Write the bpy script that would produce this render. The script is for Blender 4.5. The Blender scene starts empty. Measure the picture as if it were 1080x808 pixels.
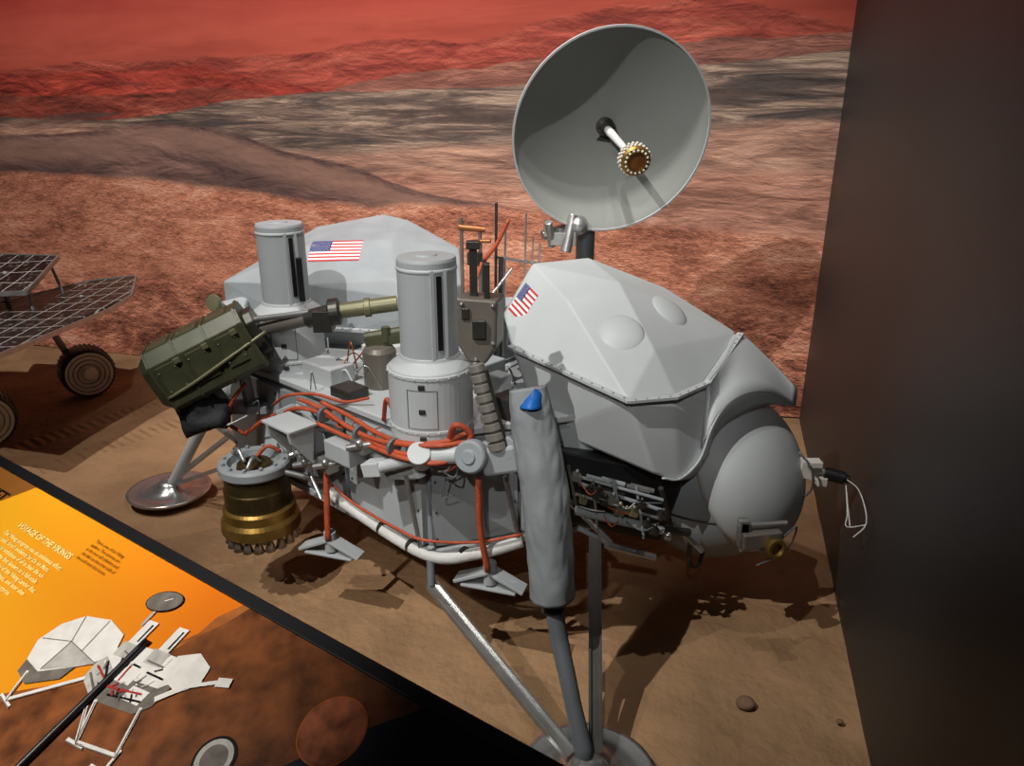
import bpy, bmesh, math, random
from mathutils import Vector as V, Matrix, noise
from mathutils.bvhtree import BVHTree
random.seed(7)
S=bpy.context.scene
COL=S.collection
try:
    S.view_settings.view_transform='Standard'
    S.view_settings.look='None'
except Exception: pass

# ---------------------------------------------------------------- helpers
def lin(c):
    return tuple(((x/255)/12.92 if x/255<=.04045 else ((x/255+.055)/1.055)**2.4) for x in c)+(1,)
def mat(name,col,rough=.5,metal=0,var=.12,scale=9,bump=0,bscale=60,spec=.5):
    m=bpy.data.materials.new(name);m.use_nodes=True
    nt=m.node_tree;b=nt.nodes['Principled BSDF']
    b.inputs['Roughness'].default_value=rough;b.inputs['Metallic'].default_value=metal
    b.inputs['Specular IOR Level'].default_value=spec
    tc=nt.nodes.new('ShaderNodeTexCoord')
    n=nt.nodes.new('ShaderNodeTexNoise');n.inputs['Scale'].default_value=scale;n.inputs['Detail'].default_value=5
    nt.links.new(tc.outputs['Object'],n.inputs['Vector'])
    r=nt.nodes.new('ShaderNodeValToRGB')
    c=lin(col)
    r.color_ramp.elements[0].position=.3;r.color_ramp.elements[1].position=.72
    r.color_ramp.elements[0].color=tuple(x*(1-var) for x in c[:3])+(1,)
    r.color_ramp.elements[1].color=tuple(min(1,x*(1+var)) for x in c[:3])+(1,)
    nt.links.new(n.outputs['Fac'],r.inputs['Fac']);nt.links.new(r.outputs['Color'],b.inputs['Base Color'])
    if bump:
        n2=nt.nodes.new('ShaderNodeTexNoise');n2.inputs['Scale'].default_value=bscale;n2.inputs['Detail'].default_value=4
        nt.links.new(tc.outputs['Object'],n2.inputs['Vector'])
        bp=nt.nodes.new('ShaderNodeBump');bp.inputs['Strength'].default_value=bump;bp.inputs['Distance'].default_value=.01
        nt.links.new(n2.outputs['Fac'],bp.inputs['Height']);nt.links.new(bp.outputs['Normal'],b.inputs['Normal'])
    return m
M={}
M['grey']=mat('painted_grey',(160,165,167),.5,var=.06,scale=5)
M['lgrey']=mat('pale_grey_paint',(176,180,181),.48,var=.05,scale=5)
M['mgrey']=mat('mid_grey_paint',(140,145,148),.55,var=.1)
M['panel']=mat('side_panel_grey',(134,139,143),.5,var=.08,scale=3)
M['dgrey']=mat('dark_grey_paint',(92,96,100),.5,var=.12)
M['steel']=mat('brushed_steel',(170,170,168),.32,.75,var=.15,scale=20)
M['pad']=mat('polished_plate',(190,190,188),.25,.85,var=.1,scale=8)
M['dsteel']=mat('dark_metal',(70,68,64),.4,.6,var=.2,scale=20)
M['black']=mat('black_paint',(20,20,22),.4,var=.2)
M['bcloth']=mat('black_fabric',(34,34,38),.8,var=.3,bump=.6,bscale=40)
M['olive']=mat('olive_paint',(76,77,56),.4,.15,var=.25,scale=12)
M['olive2']=mat('pale_olive_metal',(122,120,92),.4,.4,var=.15)
M['gold']=mat('gold_anodised',(146,114,56),.42,.75,var=.3,scale=15)
M['dgold']=mat('smoked_bronze',(82,68,40),.45,.7,var=.3,scale=15)
M['orange']=mat('orange_sleeving',(172,74,42),.55,var=.2,scale=30,bump=.4,bscale=200)
M['copper']=mat('copper_tube',(150,96,56),.35,.6)
M['blue']=mat('blue_tape',(20,90,165),.5,var=.3)
M['cloth']=mat('grey_fabric',(132,136,139),.85,var=.08,scale=8,bump=.25,bscale=22)
M['taupe']=mat('taupe_metal',(108,102,94),.45,.3,var=.15)
M['seg']=mat('grey_segment',(128,124,116),.4,.3,var=.12)
M['white']=mat('white_wrap',(196,196,192),.6,var=.08,bump=.3,bscale=60)
M['dish']=mat('dish_paint',(142,145,140),.5,var=.03,scale=4)
M['red']=mat('flag_red',(180,40,45),.6,var=.05)
M['fwhite']=mat('flag_white',(225,222,218),.6,var=.03)
M['fblue']=mat('flag_blue',(35,45,105),.6,var=.05)
M['wring']=mat('pale_wheel_metal',(204,200,190),.45,.05,var=.12)

def mk(name,verts,faces,m,parent=None,smooth=False,mats=None,fm=None,label=None,bevel=0,bseg=2,recenter=True):
    me=bpy.data.meshes.new(name)
    verts=[V(v) for v in verts]
    c=V((0,0,0))
    if recenter and verts:
        lo=V([min(v[i] for v in verts) for i in range(3)]);hi=V([max(v[i] for v in verts) for i in range(3)])
        c=(lo+hi)/2
    me.from_pydata([v-c for v in verts],[],faces)
    if mats:
        for x in mats: me.materials.append(x)
        if fm:
            for p,i in zip(me.polygons,fm): p.material_index=i
    else: me.materials.append(m)
    me.validate();me.update()
    if smooth:
        for p in me.polygons: p.use_smooth=True
    o=bpy.data.objects.new(name,me);COL.objects.link(o);o.location=c
    if parent is not None: setp(o,parent)
    if bevel:
        b=o.modifiers.new('bevel','BEVEL');b.width=bevel;b.segments=bseg;b.limit_method='ANGLE';b.angle_limit=math.radians(9)
    if label:o['label']=label
    return o
WL={}
def wloc(o): return WL.get(o.name,V(o.location))
def setp(o,parent):
    w=V(o.location); WL[o.name]=w.copy()
    o.parent=parent
    o.location=w-wloc(parent)
def empty(name,loc,parent=None,label=None,cat=None):
    o=bpy.data.objects.new(name,None);o.empty_display_size=.1;COL.objects.link(o);o.location=loc
    WL[o.name]=V(loc)
    if parent is not None:setp(o,parent)
    if label:o['label']=label
    if cat:o['category']=cat
    return o
class G:
    def __init__(s): s.v=[];s.f=[];s.m=[]
    def add(s,vs,fs,mi=0):
        n=len(s.v);s.v+=[V(x) for x in vs];s.f+=[tuple(i+n for i in f) for f in fs];s.m+=[mi]*len(fs);return s
    def out(s,name,m,parent=None,**k):
        if isinstance(m,(list,tuple)): return mk(name,s.v,s.f,None,parent,mats=m,fm=s.m,**k)
        return mk(name,s.v,s.f,m,parent,**k)
def basis(n,up=V((0,0,1))):
    n=V(n).normalized();up=V(up)
    if abs(n.dot(up))>.98: up=V((0,1,0))
    x=up.cross(n).normalized();y=n.cross(x).normalized();return x,y,n
def lathe(prof,o,n,seg=32,closed=False):
    x,y,n=basis(n);o=V(o);vs=[];fs=[]
    for r,z in prof:
        for i in range(seg):
            a=2*math.pi*i/seg
            vs.append(o+x*r*math.cos(a)+y*r*math.sin(a)+n*z)
    k=len(prof)
    for j in range(k-1):
        for i in range(seg):
            a=j*seg+i;b=j*seg+(i+1)%seg
            fs.append((a,b,b+seg,a+seg))
    if closed:
        for i in range(seg):
            a=(k-1)*seg+i;b=(k-1)*seg+(i+1)%seg
            fs.append((a,b,(i+1)%seg,i))
    else:
        if prof[0][0]>1e-5: fs.append(tuple(range(seg))[::-1])
        if prof[-1][0]>1e-5: fs.append(tuple((k-1)*seg+i for i in range(seg)))
    return vs,fs
def cyl(a,b,r,r2=None,seg=20):
    a,b=V(a),V(b);L=(b-a).length
    return lathe([(r,0),(r if r2 is None else r2,L)],a,b-a,seg)
def catm(p,n=6):
    p=[V(q) for q in p]
    if len(p)<3:return p
    q=[p[0]*2-p[1]]+p+[p[-1]*2-p[-2]];o=[]
    for i in range(1,len(q)-2):
        for k in range(n):
            t=k/n;a,b,c,d=q[i-1],q[i],q[i+1],q[i+2]
            o.append(.5*((2*b)+(c-a)*t+(2*a-5*b+4*c-d)*t*t+(3*b-a-3*c+d)*t**3))
    o.append(p[-1]);return o
def sweep(pts,r,seg=10,sm=True,n=6,fn=None,flat=1):
    P=catm(pts,n) if sm else [V(p) for p in pts]
    N=len(P);vs=[];fs=[]
    t=(P[1]-P[0]).normalized();x,y,_=basis(t)
    for i,p in enumerate(P):
        t2=((P[min(i+1,N-1)]-P[max(i-1,0)])).normalized()
        x=(x-t2*x.dot(t2)).normalized();y=t2.cross(x)
        if isinstance(r,(list,tuple)):
            u=i/(N-1)*(len(r)-1);k=min(int(u),len(r)-2);rr=r[k]+(r[k+1]-r[k])*(u-k)
        else: rr=r
        for j in range(seg):
            a=2*math.pi*j/seg
            q=rr*(fn(i/(N-1),a) if fn else 1)
            vs.append(p+x*q*math.cos(a)+y*q*math.sin(a)*flat)
    for i in range(N-1):
        for j in range(seg):
            a=i*seg+j;b=i*seg+(j+1)%seg;fs.append((a,b,b+seg,a+seg))
    fs.append(tuple(range(seg))[::-1]);fs.append(tuple((N-1)*seg+j for j in range(seg)))
    return vs,fs
def box(c,sx,sy,sz,ax=(1,0,0),up=(0,0,1)):
    c=V(c);x=V(ax).normalized();z=V(up);z=(z-x*z.dot(x)).normalized();y=z.cross(x)
    vs=[c+x*a*sx/2+y*b*sy/2+z*d*sz/2 for a in(-1,1) for b in(-1,1) for d in(-1,1)]
    fs=[(0,1,3,2),(4,6,7,5),(0,4,5,1),(2,3,7,6),(0,2,6,4),(1,5,7,3)]
    return vs,fs
def hull(pts,dis=4):
    bm=bmesh.new()
    for p in pts: bm.verts.new(V(p))
    r=bmesh.ops.convex_hull(bm,input=bm.verts)
    loose=[v for v in bm.verts if not v.link_faces]
    if loose: bmesh.ops.delete(bm,geom=loose,context='VERTS')
    bmesh.ops.dissolve_limit(bm,angle_limit=math.radians(dis),verts=bm.verts[:],edges=bm.edges[:])
    bm.verts.index_update()
    vs=[v.co.copy() for v in bm.verts];fs=[tuple(v.index for v in f.verts) for f in bm.faces]
    bm.free();return vs,fs
def sphere(c,r,sx=1,sy=1,sz=1,seg=20,rings=12,n=(0,0,1)):
    x,y,z=basis(n);c=V(c);vs=[];fs=[]
    for i in range(1,rings):
        a=math.pi*i/rings
        for j in range(seg):
            b=2*math.pi*j/seg
            vs.append(c+x*r*sx*math.sin(a)*math.cos(b)+y*r*sy*math.sin(a)*math.sin(b)+z*r*sz*math.cos(a))
    for i in range(rings-2):
        for j in range(seg):
            p=i*seg+j;q=i*seg+(j+1)%seg;fs.append((p,p+seg,q+seg,q))
    vs.append(c+z*r*sz);vs.append(c-z*r*sz);T=len(vs)-2
    for j in range(seg):
        fs.append((T,j,(j+1)%seg));k=(rings-2)*seg;fs.append((T+1,k+(j+1)%seg,k+j))
    return vs,fs
def prism(poly,off):
    n=len(poly);p=[V(q) for q in poly];off=V(off)
    vs=p+[q+off for q in p]
    fs=[tuple(range(n)),tuple(range(2*n-1,n-1,-1))]+[(i,i+n,(i+1)%n+n,(i+1)%n) for i in range(n)]
    return vs,fs

# ---------------------------------------------------------------- camera
cd=bpy.data.cameras.new('camera');cam=bpy.data.objects.new('camera',cd);COL.objects.link(cam)
cd.sensor_width=36;cd.lens=27;cam.location=(0,0,1.65);cam.rotation_euler=(math.radians(70),0,0);cd.clip_start=.02
S.camera=cam

# ---------------------------------------------------------------- room
CN=V((1.608,3.975,0));D=V((.262,.965,0)).normalized();LW=V((-.965,.262,0)).normalized()
HT=3.3
def structure(o): o['kind']='structure';return o
nx=160;vs=[];fs=[]
for i in range(nx+1):
    for j in range(nx+1):
        p=CN+LW*(7*i/nx)-D*(6*j/nx)
        h=.012*noise.noise(V((p.x*1.6,p.y*1.6,0)))+.006*noise.noise(V((p.x*5,p.y*5,3)))+.005*noise.noise(V((p.x*11,p.y*11,5)))
        vs.append(V((p.x,p.y,h-.01)))
for i in range(nx):
    for j in range(nx):
        a=i*(nx+1)+j;fs.append((a,a+nx+1,a+nx+2,a+1))
sand=mat('sand',(152,120,89),.95,var=.22,scale=3,bump=.5,bscale=35,spec=.1)
nt=sand.node_tree
b2=[n for n in nt.nodes if n.type=='BUMP'][0]
n3=nt.nodes.new('ShaderNodeTexNoise');n3.inputs['Scale'].default_value=7;n3.inputs['Detail'].default_value=8
tc=[n for n in nt.nodes if n.type=='TEX_COORD'][0]
nt.links.new(tc.outputs['Object'],n3.inputs['Vector'])
bb=nt.nodes.new('ShaderNodeBump');bb.inputs['Strength'].default_value=.6;bb.inputs['Distance'].default_value=.05
nt.links.new(n3.outputs['Fac'],bb.inputs['Height'])
def MN(op,a,b_=None):
    q=nt.nodes.new('ShaderNodeMath');q.operation=op
    for i,v in enumerate((a,b_)):
        if v is None: continue
        if isinstance(v,(int,float)): q.inputs[i].default_value=v
        else: nt.links.new(v,q.inputs[i])
    return q.outputs[0]
geo=nt.nodes.new('ShaderNodeNewGeometry')
def DOT(vec,p0):
    s=nt.nodes.new('ShaderNodeVectorMath');s.operation='SUBTRACT';nt.links.new(geo.outputs['Position'],s.inputs[0]);s.inputs[1].default_value=p0
    d=nt.nodes.new('ShaderNodeVectorMath');d.operation='DOT_PRODUCT';nt.links.new(s.outputs[0],d.inputs[0]);d.inputs[1].default_value=vec;return d.outputs['Value']
al=DOT((.612,.79,0),(-2.6,3.5,0));ac=DOT((.79,-.612,0),(-2.6,3.5,0))
msk=None
for off in (0,.34):
    a=MN('ABSOLUTE',MN('SUBTRACT',ac,off));k=MN('MULTIPLY',MN('LESS_THAN',a,.065),1)
    msk=k if msk is None else MN('MAXIMUM',msk,k)
msk=MN('MULTIPLY',msk,MN('LESS_THAN',al,1.1))
hgt=MN('MULTIPLY',msk,MN('SUBTRACT',MN('MULTIPLY',MN('SINE',MN('MULTIPLY',al,130)),.5),.8))
b4=nt.nodes.new('ShaderNodeBump');b4.inputs['Strength'].default_value=.7;b4.inputs['Distance'].default_value=.012
nt.links.new(hgt,b4.inputs['Height']);nt.links.new(bb.outputs['Normal'],b4.inputs['Normal']);nt.links.new(b4.outputs['Normal'],b2.inputs['Normal'])
structure(mk('floor',vs,fs,sand,smooth=True))
blk=mat('satin_black_wall',(42,41,41),.52,var=.03,scale=1,spec=.6)
structure(mk('wall_right',*prism([CN+D*.2+V((0,0,-.05)),CN+D*.2+V((0,0,HT)),CN-D*6+V((0,0,HT)),CN-D*6+V((0,0,-.05))],-LW*.1),blk))
wb=mat('dark_wall',(34,30,28),.8)
structure(mk('wall_back',*prism([CN+V((0,0,-.05)),CN+V((0,0,HT)),CN+LW*7+V((0,0,HT)),CN+LW*7+V((0,0,-.05))],D*.1),wb))
structure(mk('wall_left',*prism([CN+LW*7+V((0,0,-.05)),CN+LW*7+V((0,0,HT)),CN+LW*7-D*6+V((0,0,HT)),CN+LW*7-D*6+V((0,0,-.05))],LW*.1),wb))

# mural
def mural_mat():
    m=bpy.data.materials.new('mural_print');m.use_nodes=True;nt=m.node_tree;N=nt.nodes;L=nt.links
    b=N['Principled BSDF'];b.inputs['Roughness'].default_value=.75;b.inputs['Specular IOR Level'].default_value=.15
    tc=N.new('ShaderNodeTexCoord');sp=N.new('ShaderNodeSeparateXYZ');L.new(tc.outputs['Object'],sp.inputs[0])
    def math_(op,a,b_=None,c=None):
        q=N.new('ShaderNodeMath');q.operation=op
        for i,v in enumerate((a,b_,c)):
            if v is None: continue
            if isinstance(v,(int,float)): q.inputs[i].default_value=v
            else: L.new(v,q.inputs[i])
        return q.outputs[0]
    def mp(sx,sz,off=0,shear=0,dz=0):
        q=N.new('ShaderNodeMapping');q.inputs['Scale'].default_value=(sx,1,sz);q.inputs['Location'].default_value=(off,0,off*1.7+dz);q.inputs['Rotation'].default_value=(0,shear,0)
        L.new(tc.outputs['Object'],q.inputs[0]);return q.outputs[0]
    def ns(sx,sz,scale,detail=6,off=0,rough=.6,dist=0,shear=0,dz=0):
        q=N.new('ShaderNodeTexNoise');q.inputs['Scale'].default_value=scale;q.inputs['Detail'].default_value=detail
        q.inputs['Roughness'].default_value=rough;q.inputs['Distortion'].default_value=dist
        L.new(mp(sx,sz,off,shear,dz),q.inputs['Vector']);return q.outputs['Fac']
    def ramp(f,stops):
        r=N.new('ShaderNodeValToRGB');e=r.color_ramp.elements
        e[0].position=stops[0][0];e[0].color=lin(stops[0][1]);e[1].position=stops[-1][0];e[1].color=lin(stops[-1][1])
        for p,c in stops[1:-1]:
            k=e.new(p);k.color=lin(c)
        L.new(f,r.inputs[0]);return r.outputs[0]
    sx=math_('DIVIDE',sp.outputs['X'],6)
    def curve(pts):
        c=N.new('ShaderNodeFloatCurve');cm=c.mapping;cu=cm.curves[0]
        pts=sorted(pts)
        cu.points[0].location=(0,pts[0][1]/2.5);cu.points[1].location=(1,pts[-1][1]/2.5)
        for s,z in pts:
            if 0<s<6: cu.points.new(s/6,z/2.5)
        cm.update();L.new(sx,c.inputs['Value']);return math_('MULTIPLY',c.outputs[0],2.5)
    def mixc(f,a,b_,mode='MIX'):
        q=N.new('ShaderNodeMix');q.data_type='RGBA';q.blend_type=mode
        if isinstance(f,(int,float)): q.inputs[0].default_value=f
        else: L.new(f,q.inputs[0])
        L.new(a,q.inputs[6]);L.new(b_,q.inputs[7]);return q.outputs[2]
    def clampd(x):
        q=N.new('ShaderNodeClamp');L.new(x,q.inputs[0]);return q.outputs[0]
    def under(pts,amp,edge,nz):
        h=curve(pts);h=math_('ADD',h,math_('MULTIPLY',math_('SUBTRACT',nz,.5),amp))
        return clampd(math_('MULTIPLY',math_('SUBTRACT',h,sp.outputs['Z']),1/edge))
    def layer(prev,pts,col,amp,edge,nz): return mixc(under(pts,amp,edge,nz),prev,col)
    def emboss(col,sx_,sz_,scale,off,gain,fac,dist=.3,rough=.7,d=.06,shear=0):
        a=ns(sx_,sz_,scale,12,off,rough,dist,shear);b_=ns(sx_,sz_,scale,12,off,rough,dist,shear,d/scale)
        e=clampd(math_('ADD',math_('MULTIPLY',math_('SUBTRACT',a,b_),gain),.5))
        g=N.new('ShaderNodeCombineColor')
        for i in range(3): L.new(e,g.inputs[i])
        return mixc(fac,col,g.outputs[0],'OVERLAY')
    n1=ns(1,1,1.2,8,0);nr=ns(1,1,2.2,7,4,.55);nf=ns(1,1,8,5,8)
    zt=clampd(math_('MULTIPLY',math_('SUBTRACT',sp.outputs['Z'],1.9),2.6))
    col=mixc(clampd(math_('ADD',zt,math_('MULTIPLY',math_('SUBTRACT',ns(.5,3,2.2,7,2,.62,.5),.5),1.1))),ramp(n1,[(.2,(180,82,66)),(.8,(190,92,74))]),ramp(n1,[(.2,(140,50,42)),(.8,(160,60,50))]))
    # faint far range dissolving into the haze
    hz_=ramp(ns(.6,5,2.5,9,101,.66,.5),[(.3,(140,58,48)),(.7,(182,84,66))])
    col=mixc(math_('MULTIPLY',under([(0,2.3),(1.5,2.2),(2.6,2.12),(3.6,2.02),(5,2.05),(6,2.0)],.2,.05,nr),.75),col,hz_)
    far=ramp(ns(.7,4,3,10,7,.66,.5),[(.32,(112,50,44)),(.45,(138,60,50)),(.55,(160,76,62)),(.7,(178,98,80))])
    far=emboss(far,.8,2.4,4,7,6,.6,.4,.62)
    col=layer(col,[(0,2.0),(.6,2.12),(1.2,2.10),(1.9,1.97),(2.4,1.99),(3,1.92),(4.2,1.9),(5.1,1.86),(6,1.85)],far,.14,.014,nr)
    rr=ramp(ns(.8,5,2.5,10,41,.68,.5),[(.3,(94,62,56)),(.5,(134,86,74)),(.7,(176,120,100))])
    rr=emboss(rr,.7,3.4,5,41,7,.55,.4,.66)
    col=layer(col,[(0,1.98),(.6,1.95),(1.2,1.9),(1.9,1.83),(2.6,1.76),(3,1.6),(6,1.4)],rr,.12,.010,nr)
    lh=ramp(ns(.8,2.5,2.5,10,3,.66,.6,.1),[(.3,(96,40,34)),(.45,(140,54,44)),(.58,(168,68,54)),(.72,(186,86,68))])
    lh=emboss(lh,.7,2,4,3,7,.6,.5,.62,.06,.1)
    col=layer(col,[(0,1.5),(2,1.6),(2.7,1.70),(3.2,1.80),(3.8,1.86),(4.4,1.83),(5.1,1.85),(6,1.9)],lh,.16,.012,nr)
    sh=ramp(ns(.8,3,3,10,77,.66,.5,.08),[(.3,(88,44,38)),(.5,(134,62,50)),(.7,(180,98,78))]);sh=emboss(sh,.8,2.2,5,77,7,.6,.4,.64)
    col=layer(col,[(0,1.4),(2.2,1.5),(2.9,1.66),(3.4,1.74),(3.9,1.73),(4.5,1.69),(5.1,1.72),(6,1.7)],sh,.12,.010,nr)
    hol=clampd(math_('MULTIPLY',math_('SUBTRACT',ns(.7,3,2.2,6,71,.6,.4),.56),14))
    band=math_('MULTIPLY',under([(0,1.9),(3,1.8),(6,1.82)],.05,.02,nr),math_('SUBTRACT',1,under([(0,1.8),(2.6,1.72),(3.4,1.66),(6,1.62)],.05,.02,nr)))
    col=mixc(math_('MULTIPLY',math_('MULTIPLY',hol,band),.6),col,ramp(nf,[(.3,(78,46,42)),(.7,(110,64,56))]))
    plain=ramp(ns(.5,6,2.6,14,11,.72,.9,.05),[(.3,(54,48,48)),(.42,(80,70,66)),(.5,(114,94,84)),(.58,(160,136,118)),(.68,(200,176,152)),(.8,(124,96,82))])
    plain=emboss(plain,.7,4,7,11,6,.55,.4,.68)
    col=layer(col,[(0,1.9),(.6,1.84),(1.3,1.76),(2,1.73),(2.8,1.71),(3.3,1.68),(3.9,1.6),(4.5,1.55),(5.1,1.57),(6,1.6)],plain,.08,.010,nr)
    ms=ramp(ns(1,3,5,10,83,.7),[(.3,(56,48,48)),(.7,(98,80,72))])
    mes=clampd(math_('MULTIPLY',math_('SUBTRACT',ns(.45,4.5,2.4,8,91,.55,.2),.56),30))
    mb=math_('MULTIPLY',under([(0,1.82),(2,1.70),(3.4,1.66),(6,1.5)],.03,.02,nr),math_('SUBTRACT',1,under([(0,1.62),(2,1.5),(3.4,1.46),(6,1.5)],.05,.03,nr)))
    col=mixc(math_('MULTIPLY',math_('MULTIPLY',mes,mb),.8),col,ms)
    p2=ramp(ns(.5,4.5,2.2,14,17,.7,1.0,-.04),[(.3,(92,70,64)),(.43,(126,94,82)),(.52,(162,122,104)),(.62,(190,150,128)),(.75,(146,102,86))])
    p2=emboss(p2,.7,3.4,6,17,6,.55,.5,.68)
    col=layer(col,[(0,1.6),(.6,1.55),(1.3,1.47),(2,1.45),(2.8,1.40),(3.5,1.48),(4.2,1.54),(5.1,1.55),(6,1.5)],p2,.10,.05,nr)
    p3=ramp(ns(.7,3.6,2.8,14,27,.74,.9,.05),[(.3,(92,62,54)),(.44,(142,100,84)),(.54,(178,128,108)),(.68,(200,154,132))])
    p3=emboss(p3,.7,3,8,27,6,.6,.5,.7)
    col=layer(col,[(0,1.35),(.8,1.3),(1.6,1.22),(2.2,1.3),(3,1.2),(6,1.1)],p3,.12,.04,nr)
    dk=ramp(ns(.5,2.0,2,12,21,.62,1.0,.28),[(.3,(74,56,56)),(.45,(94,72,68)),(.58,(122,92,84)),(.72,(154,118,104))])
    dk=emboss(dk,.6,1.8,4,21,6,.55,.6,.64,.06,.28)
    dpts=[(0,.9),(1,1.0),(1.8,1.12),(2.2,1.17),(2.6,1.30),(3.0,1.38),(3.5,1.5),(3.9,1.55),(4.3,1.50),(5.1,1.46),(6,1.5)]
    col=layer(col,dpts,dk,.05,.010,nr)
    hl=ramp(ns(.6,3,5,8,51,.7,.6),[(.3,(142,108,94)),(.7,(182,140,120))])
    crest=math_('MULTIPLY',under([(s,z-.02) for s,z in dpts],.06,.03,nf),math_('SUBTRACT',1,under([(s,z-.12) for s,z in dpts],.16,.1,nr)))
    col=mixc(math_('MULTIPLY',crest,.5),col,hl)
    f1=ns(1,2,7,12,9,.82);f2=ns(1,1.6,30,8,13,.75);f0=ns(.8,2.4,1.6,5,97,.55,.6)
    fgn=math_('ADD',math_('ADD',math_('MULTIPLY',f1,.42),math_('MULTIPLY',f2,.23)),math_('MULTIPLY',f0,.35))
    fg=ramp(fgn,[(.39,(84,50,44)),(.46,(150,94,74)),(.53,(192,128,102)),(.61,(220,168,142))])
    fg=emboss(fg,1,2,14,9,8,.8,0,.75)
    col=layer(col,[(0,1.02),(.8,1.05),(1.6,1.1),(2.1,1.12),(2.6,1.10),(3.2,1.14),(4.2,1.22),(5.1,1.24),(6,1.2)],fg,.12,.04,nr)
    big=ramp(math_('ADD',math_('ADD',math_('MULTIPLY',ns(1,2,5,12,31,.8,.4),.48),math_('MULTIPLY',f2,.18)),math_('MULTIPLY',f0,.34)),[(.39,(70,42,38)),(.46,(144,90,72)),(.53,(194,130,104)),(.62,(222,170,144))])
    big=emboss(big,1,1.8,8,31,7,.9,.2,.75)
    for sc,off,th,o2 in ((20,5,.22,61),(42,15,.24,67)):
        rk=N.new('ShaderNodeTexVoronoi');rk.inputs['Scale'].default_value=sc
        L.new(mp(1,1.7,off),rk.inputs['Vector'])
        spot_=math_('MULTIPLY',clampd(math_('MULTIPLY',math_('SUBTRACT',th,rk.outputs['Distance']),12)),clampd(math_('MULTIPLY',math_('SUBTRACT',ns(1,1,5,6,o2,.6),.52),12)))
        dkc=ramp(f2,[(.3,(58,36,32)),(.7,(100,62,52))])
        big=mixc(math_('MULTIPLY',spot_,.75),big,dkc)
        if sc==42: fg=mixc(math_('MULTIPLY',spot_,.6),fg,dkc)
    col=layer(col,[(0,.7),(2,.75),(4,.7),(6,.7)],big,.3,.2,n1)
    L.new(col,b.inputs['Base Color']);return m
mu=mk('mural',[(0.0,0,0),(6.9,0,0),(6.9,0,HT-.05),(0.0,0,HT-.05)],[(0,1,2,3)],mural_mat(),recenter=False)
mu.location=CN-D*.012;mu.rotation_euler=(0,0,math.atan2(LW.y,LW.x))
mu['label']='printed wall mural of a rusty red desert planet landscape';mu['category']='mural'

# ---------------------------------------------------------------- lander
C0=V((-.236,2.86,0));OUT=V((-.66,-.751,0)).normalized();DR=V((.751,-.66,0)).normalized()
def rot(v,a):
    c,s=math.cos(a),math.sin(a);return V((v.x*c-v.y*s,v.x*s+v.y*c,v.z))
lander=empty('space_lander',(C0.x,C0.y,0),label='grey full-size planetary lander replica standing on sand',cat='space lander')
ZB,ZT=.38,.76
hexp=[]
for k in range(3):
    o=rot(OUT,k*2*math.pi/3);d=rot(DR,k*2*math.pi/3)
    hexp+= [C0+o*.638-d*.545, C0+o*.638+d*.545]
body=empty('lander_body',(C0.x,C0.y,ZB),lander)
mk('equipment_bay',*prism([p+V((0,0,ZB)) for p in hexp],(0,0,ZT-ZB)),M['panel'],body,bevel=.012)
hx2=[C0+(p-C0)*1.035 for p in hexp]
mk('top_plate',*prism([p+V((0,0,ZT-.012)) for p in hx2],(0,0,.022)),M['lgrey'],body,bevel=.004)
mk('bottom_flange',*prism([p+V((0,0,ZB-.02)) for p in hx2],(0,0,.025)),M['grey'],body,bevel=.004)
for k in range(6):
    a,b=hexp[k],hexp[(k+1)%6];e=(b-a);L=e.length;e.normalize();o=V((e.y,-e.x,0))
    n=3 if L>.8 else 2
    for i in range(n):
        g=G();w=L/n*.95;c=a+e*(L*(i+.5)/n)+o*.010+V((0,0,(ZB+ZT)/2-.01))
        g.add(*box(c,w,.02,.33,e))
        for t in (-1,1):
            for z in (-.14,-.05,.05,.14):
                g.add(*sphere(c+e*t*w*.46+V((0,0,z))+o*.011,.004,seg=8,rings=5),1)
        g.out('side_panel',[M['mgrey'] if (i+k)%2 else M['grey'],M['dsteel']],body,bevel=.003)

# ----- generator covers
def rivets(g,pts,r=.006,step=.035,n=V((0,0,1)),mi=0):
    for a,b in zip(pts[:-1],pts[1:]):
        a,b=V(a),V(b);L=(b-a).length;k=max(1,int(L/step))
        for i in range(k):
            g.add(*sphere(a+(b-a)*((i+.5)/k),r,seg=8,rings=5),mi)
def flag(name,org,fly,hoist,nrm,bvh,parent):
    org,fly,hoist,nrm=V(org),V(fly),V(hoist),V(nrm).normalized()
    g=G()
    def q(u,v,h=.0015):
        p=org+fly*u+hoist*v
        hit=bvh.ray_cast(p+nrm*.3,-nrm)
        if hit[0] is not None: p=hit[0]
        return p+nrm*h
    nu=6
    for s in range(13):
        for i in range(nu):
            g.add([q(i/nu,s/13),q((i+1)/nu,s/13),q((i+1)/nu,(s+1)/13),q(i/nu,(s+1)/13)],[(0,1,2,3)],s%2)
    for i in range(3):
        for j in range(4):
            u0,u1=.4*i/3,.4*(i+1)/3;v0,v1=7/13*j/4,7/13*(j+1)/4
            g.add([q(u0,v0,.003),q(u1,v0,.003),q(u1,v1,.003),q(u0,v1,.003)],[(0,1,2,3)],2)
    for r in range(9):
        for c in range(6 if r%2==0 else 5):
            cu=.4*((c+.5)/6 if r%2==0 else (c+1)/6);cv=7/13*(r+.7)/9.4
            pts=[]
            for k in range(10):
                a=math.pi*k/5-math.pi/2;rr=.022 if k%2==0 else .009
                pts.append(q(cu+rr*math.cos(a)*.62,cv+rr*math.sin(a)*1.1,.0042))
            g.add(pts,[tuple(range(10))],1)
    return g.out(name,[M['red'],M['fwhite'],M['fblue']],parent,label='red, white and blue flag decal')
def soften(o):
    for p in o.data.polygons: p.use_smooth=True
    o.modifiers.new('wn','WEIGHTED_NORMAL')
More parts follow.
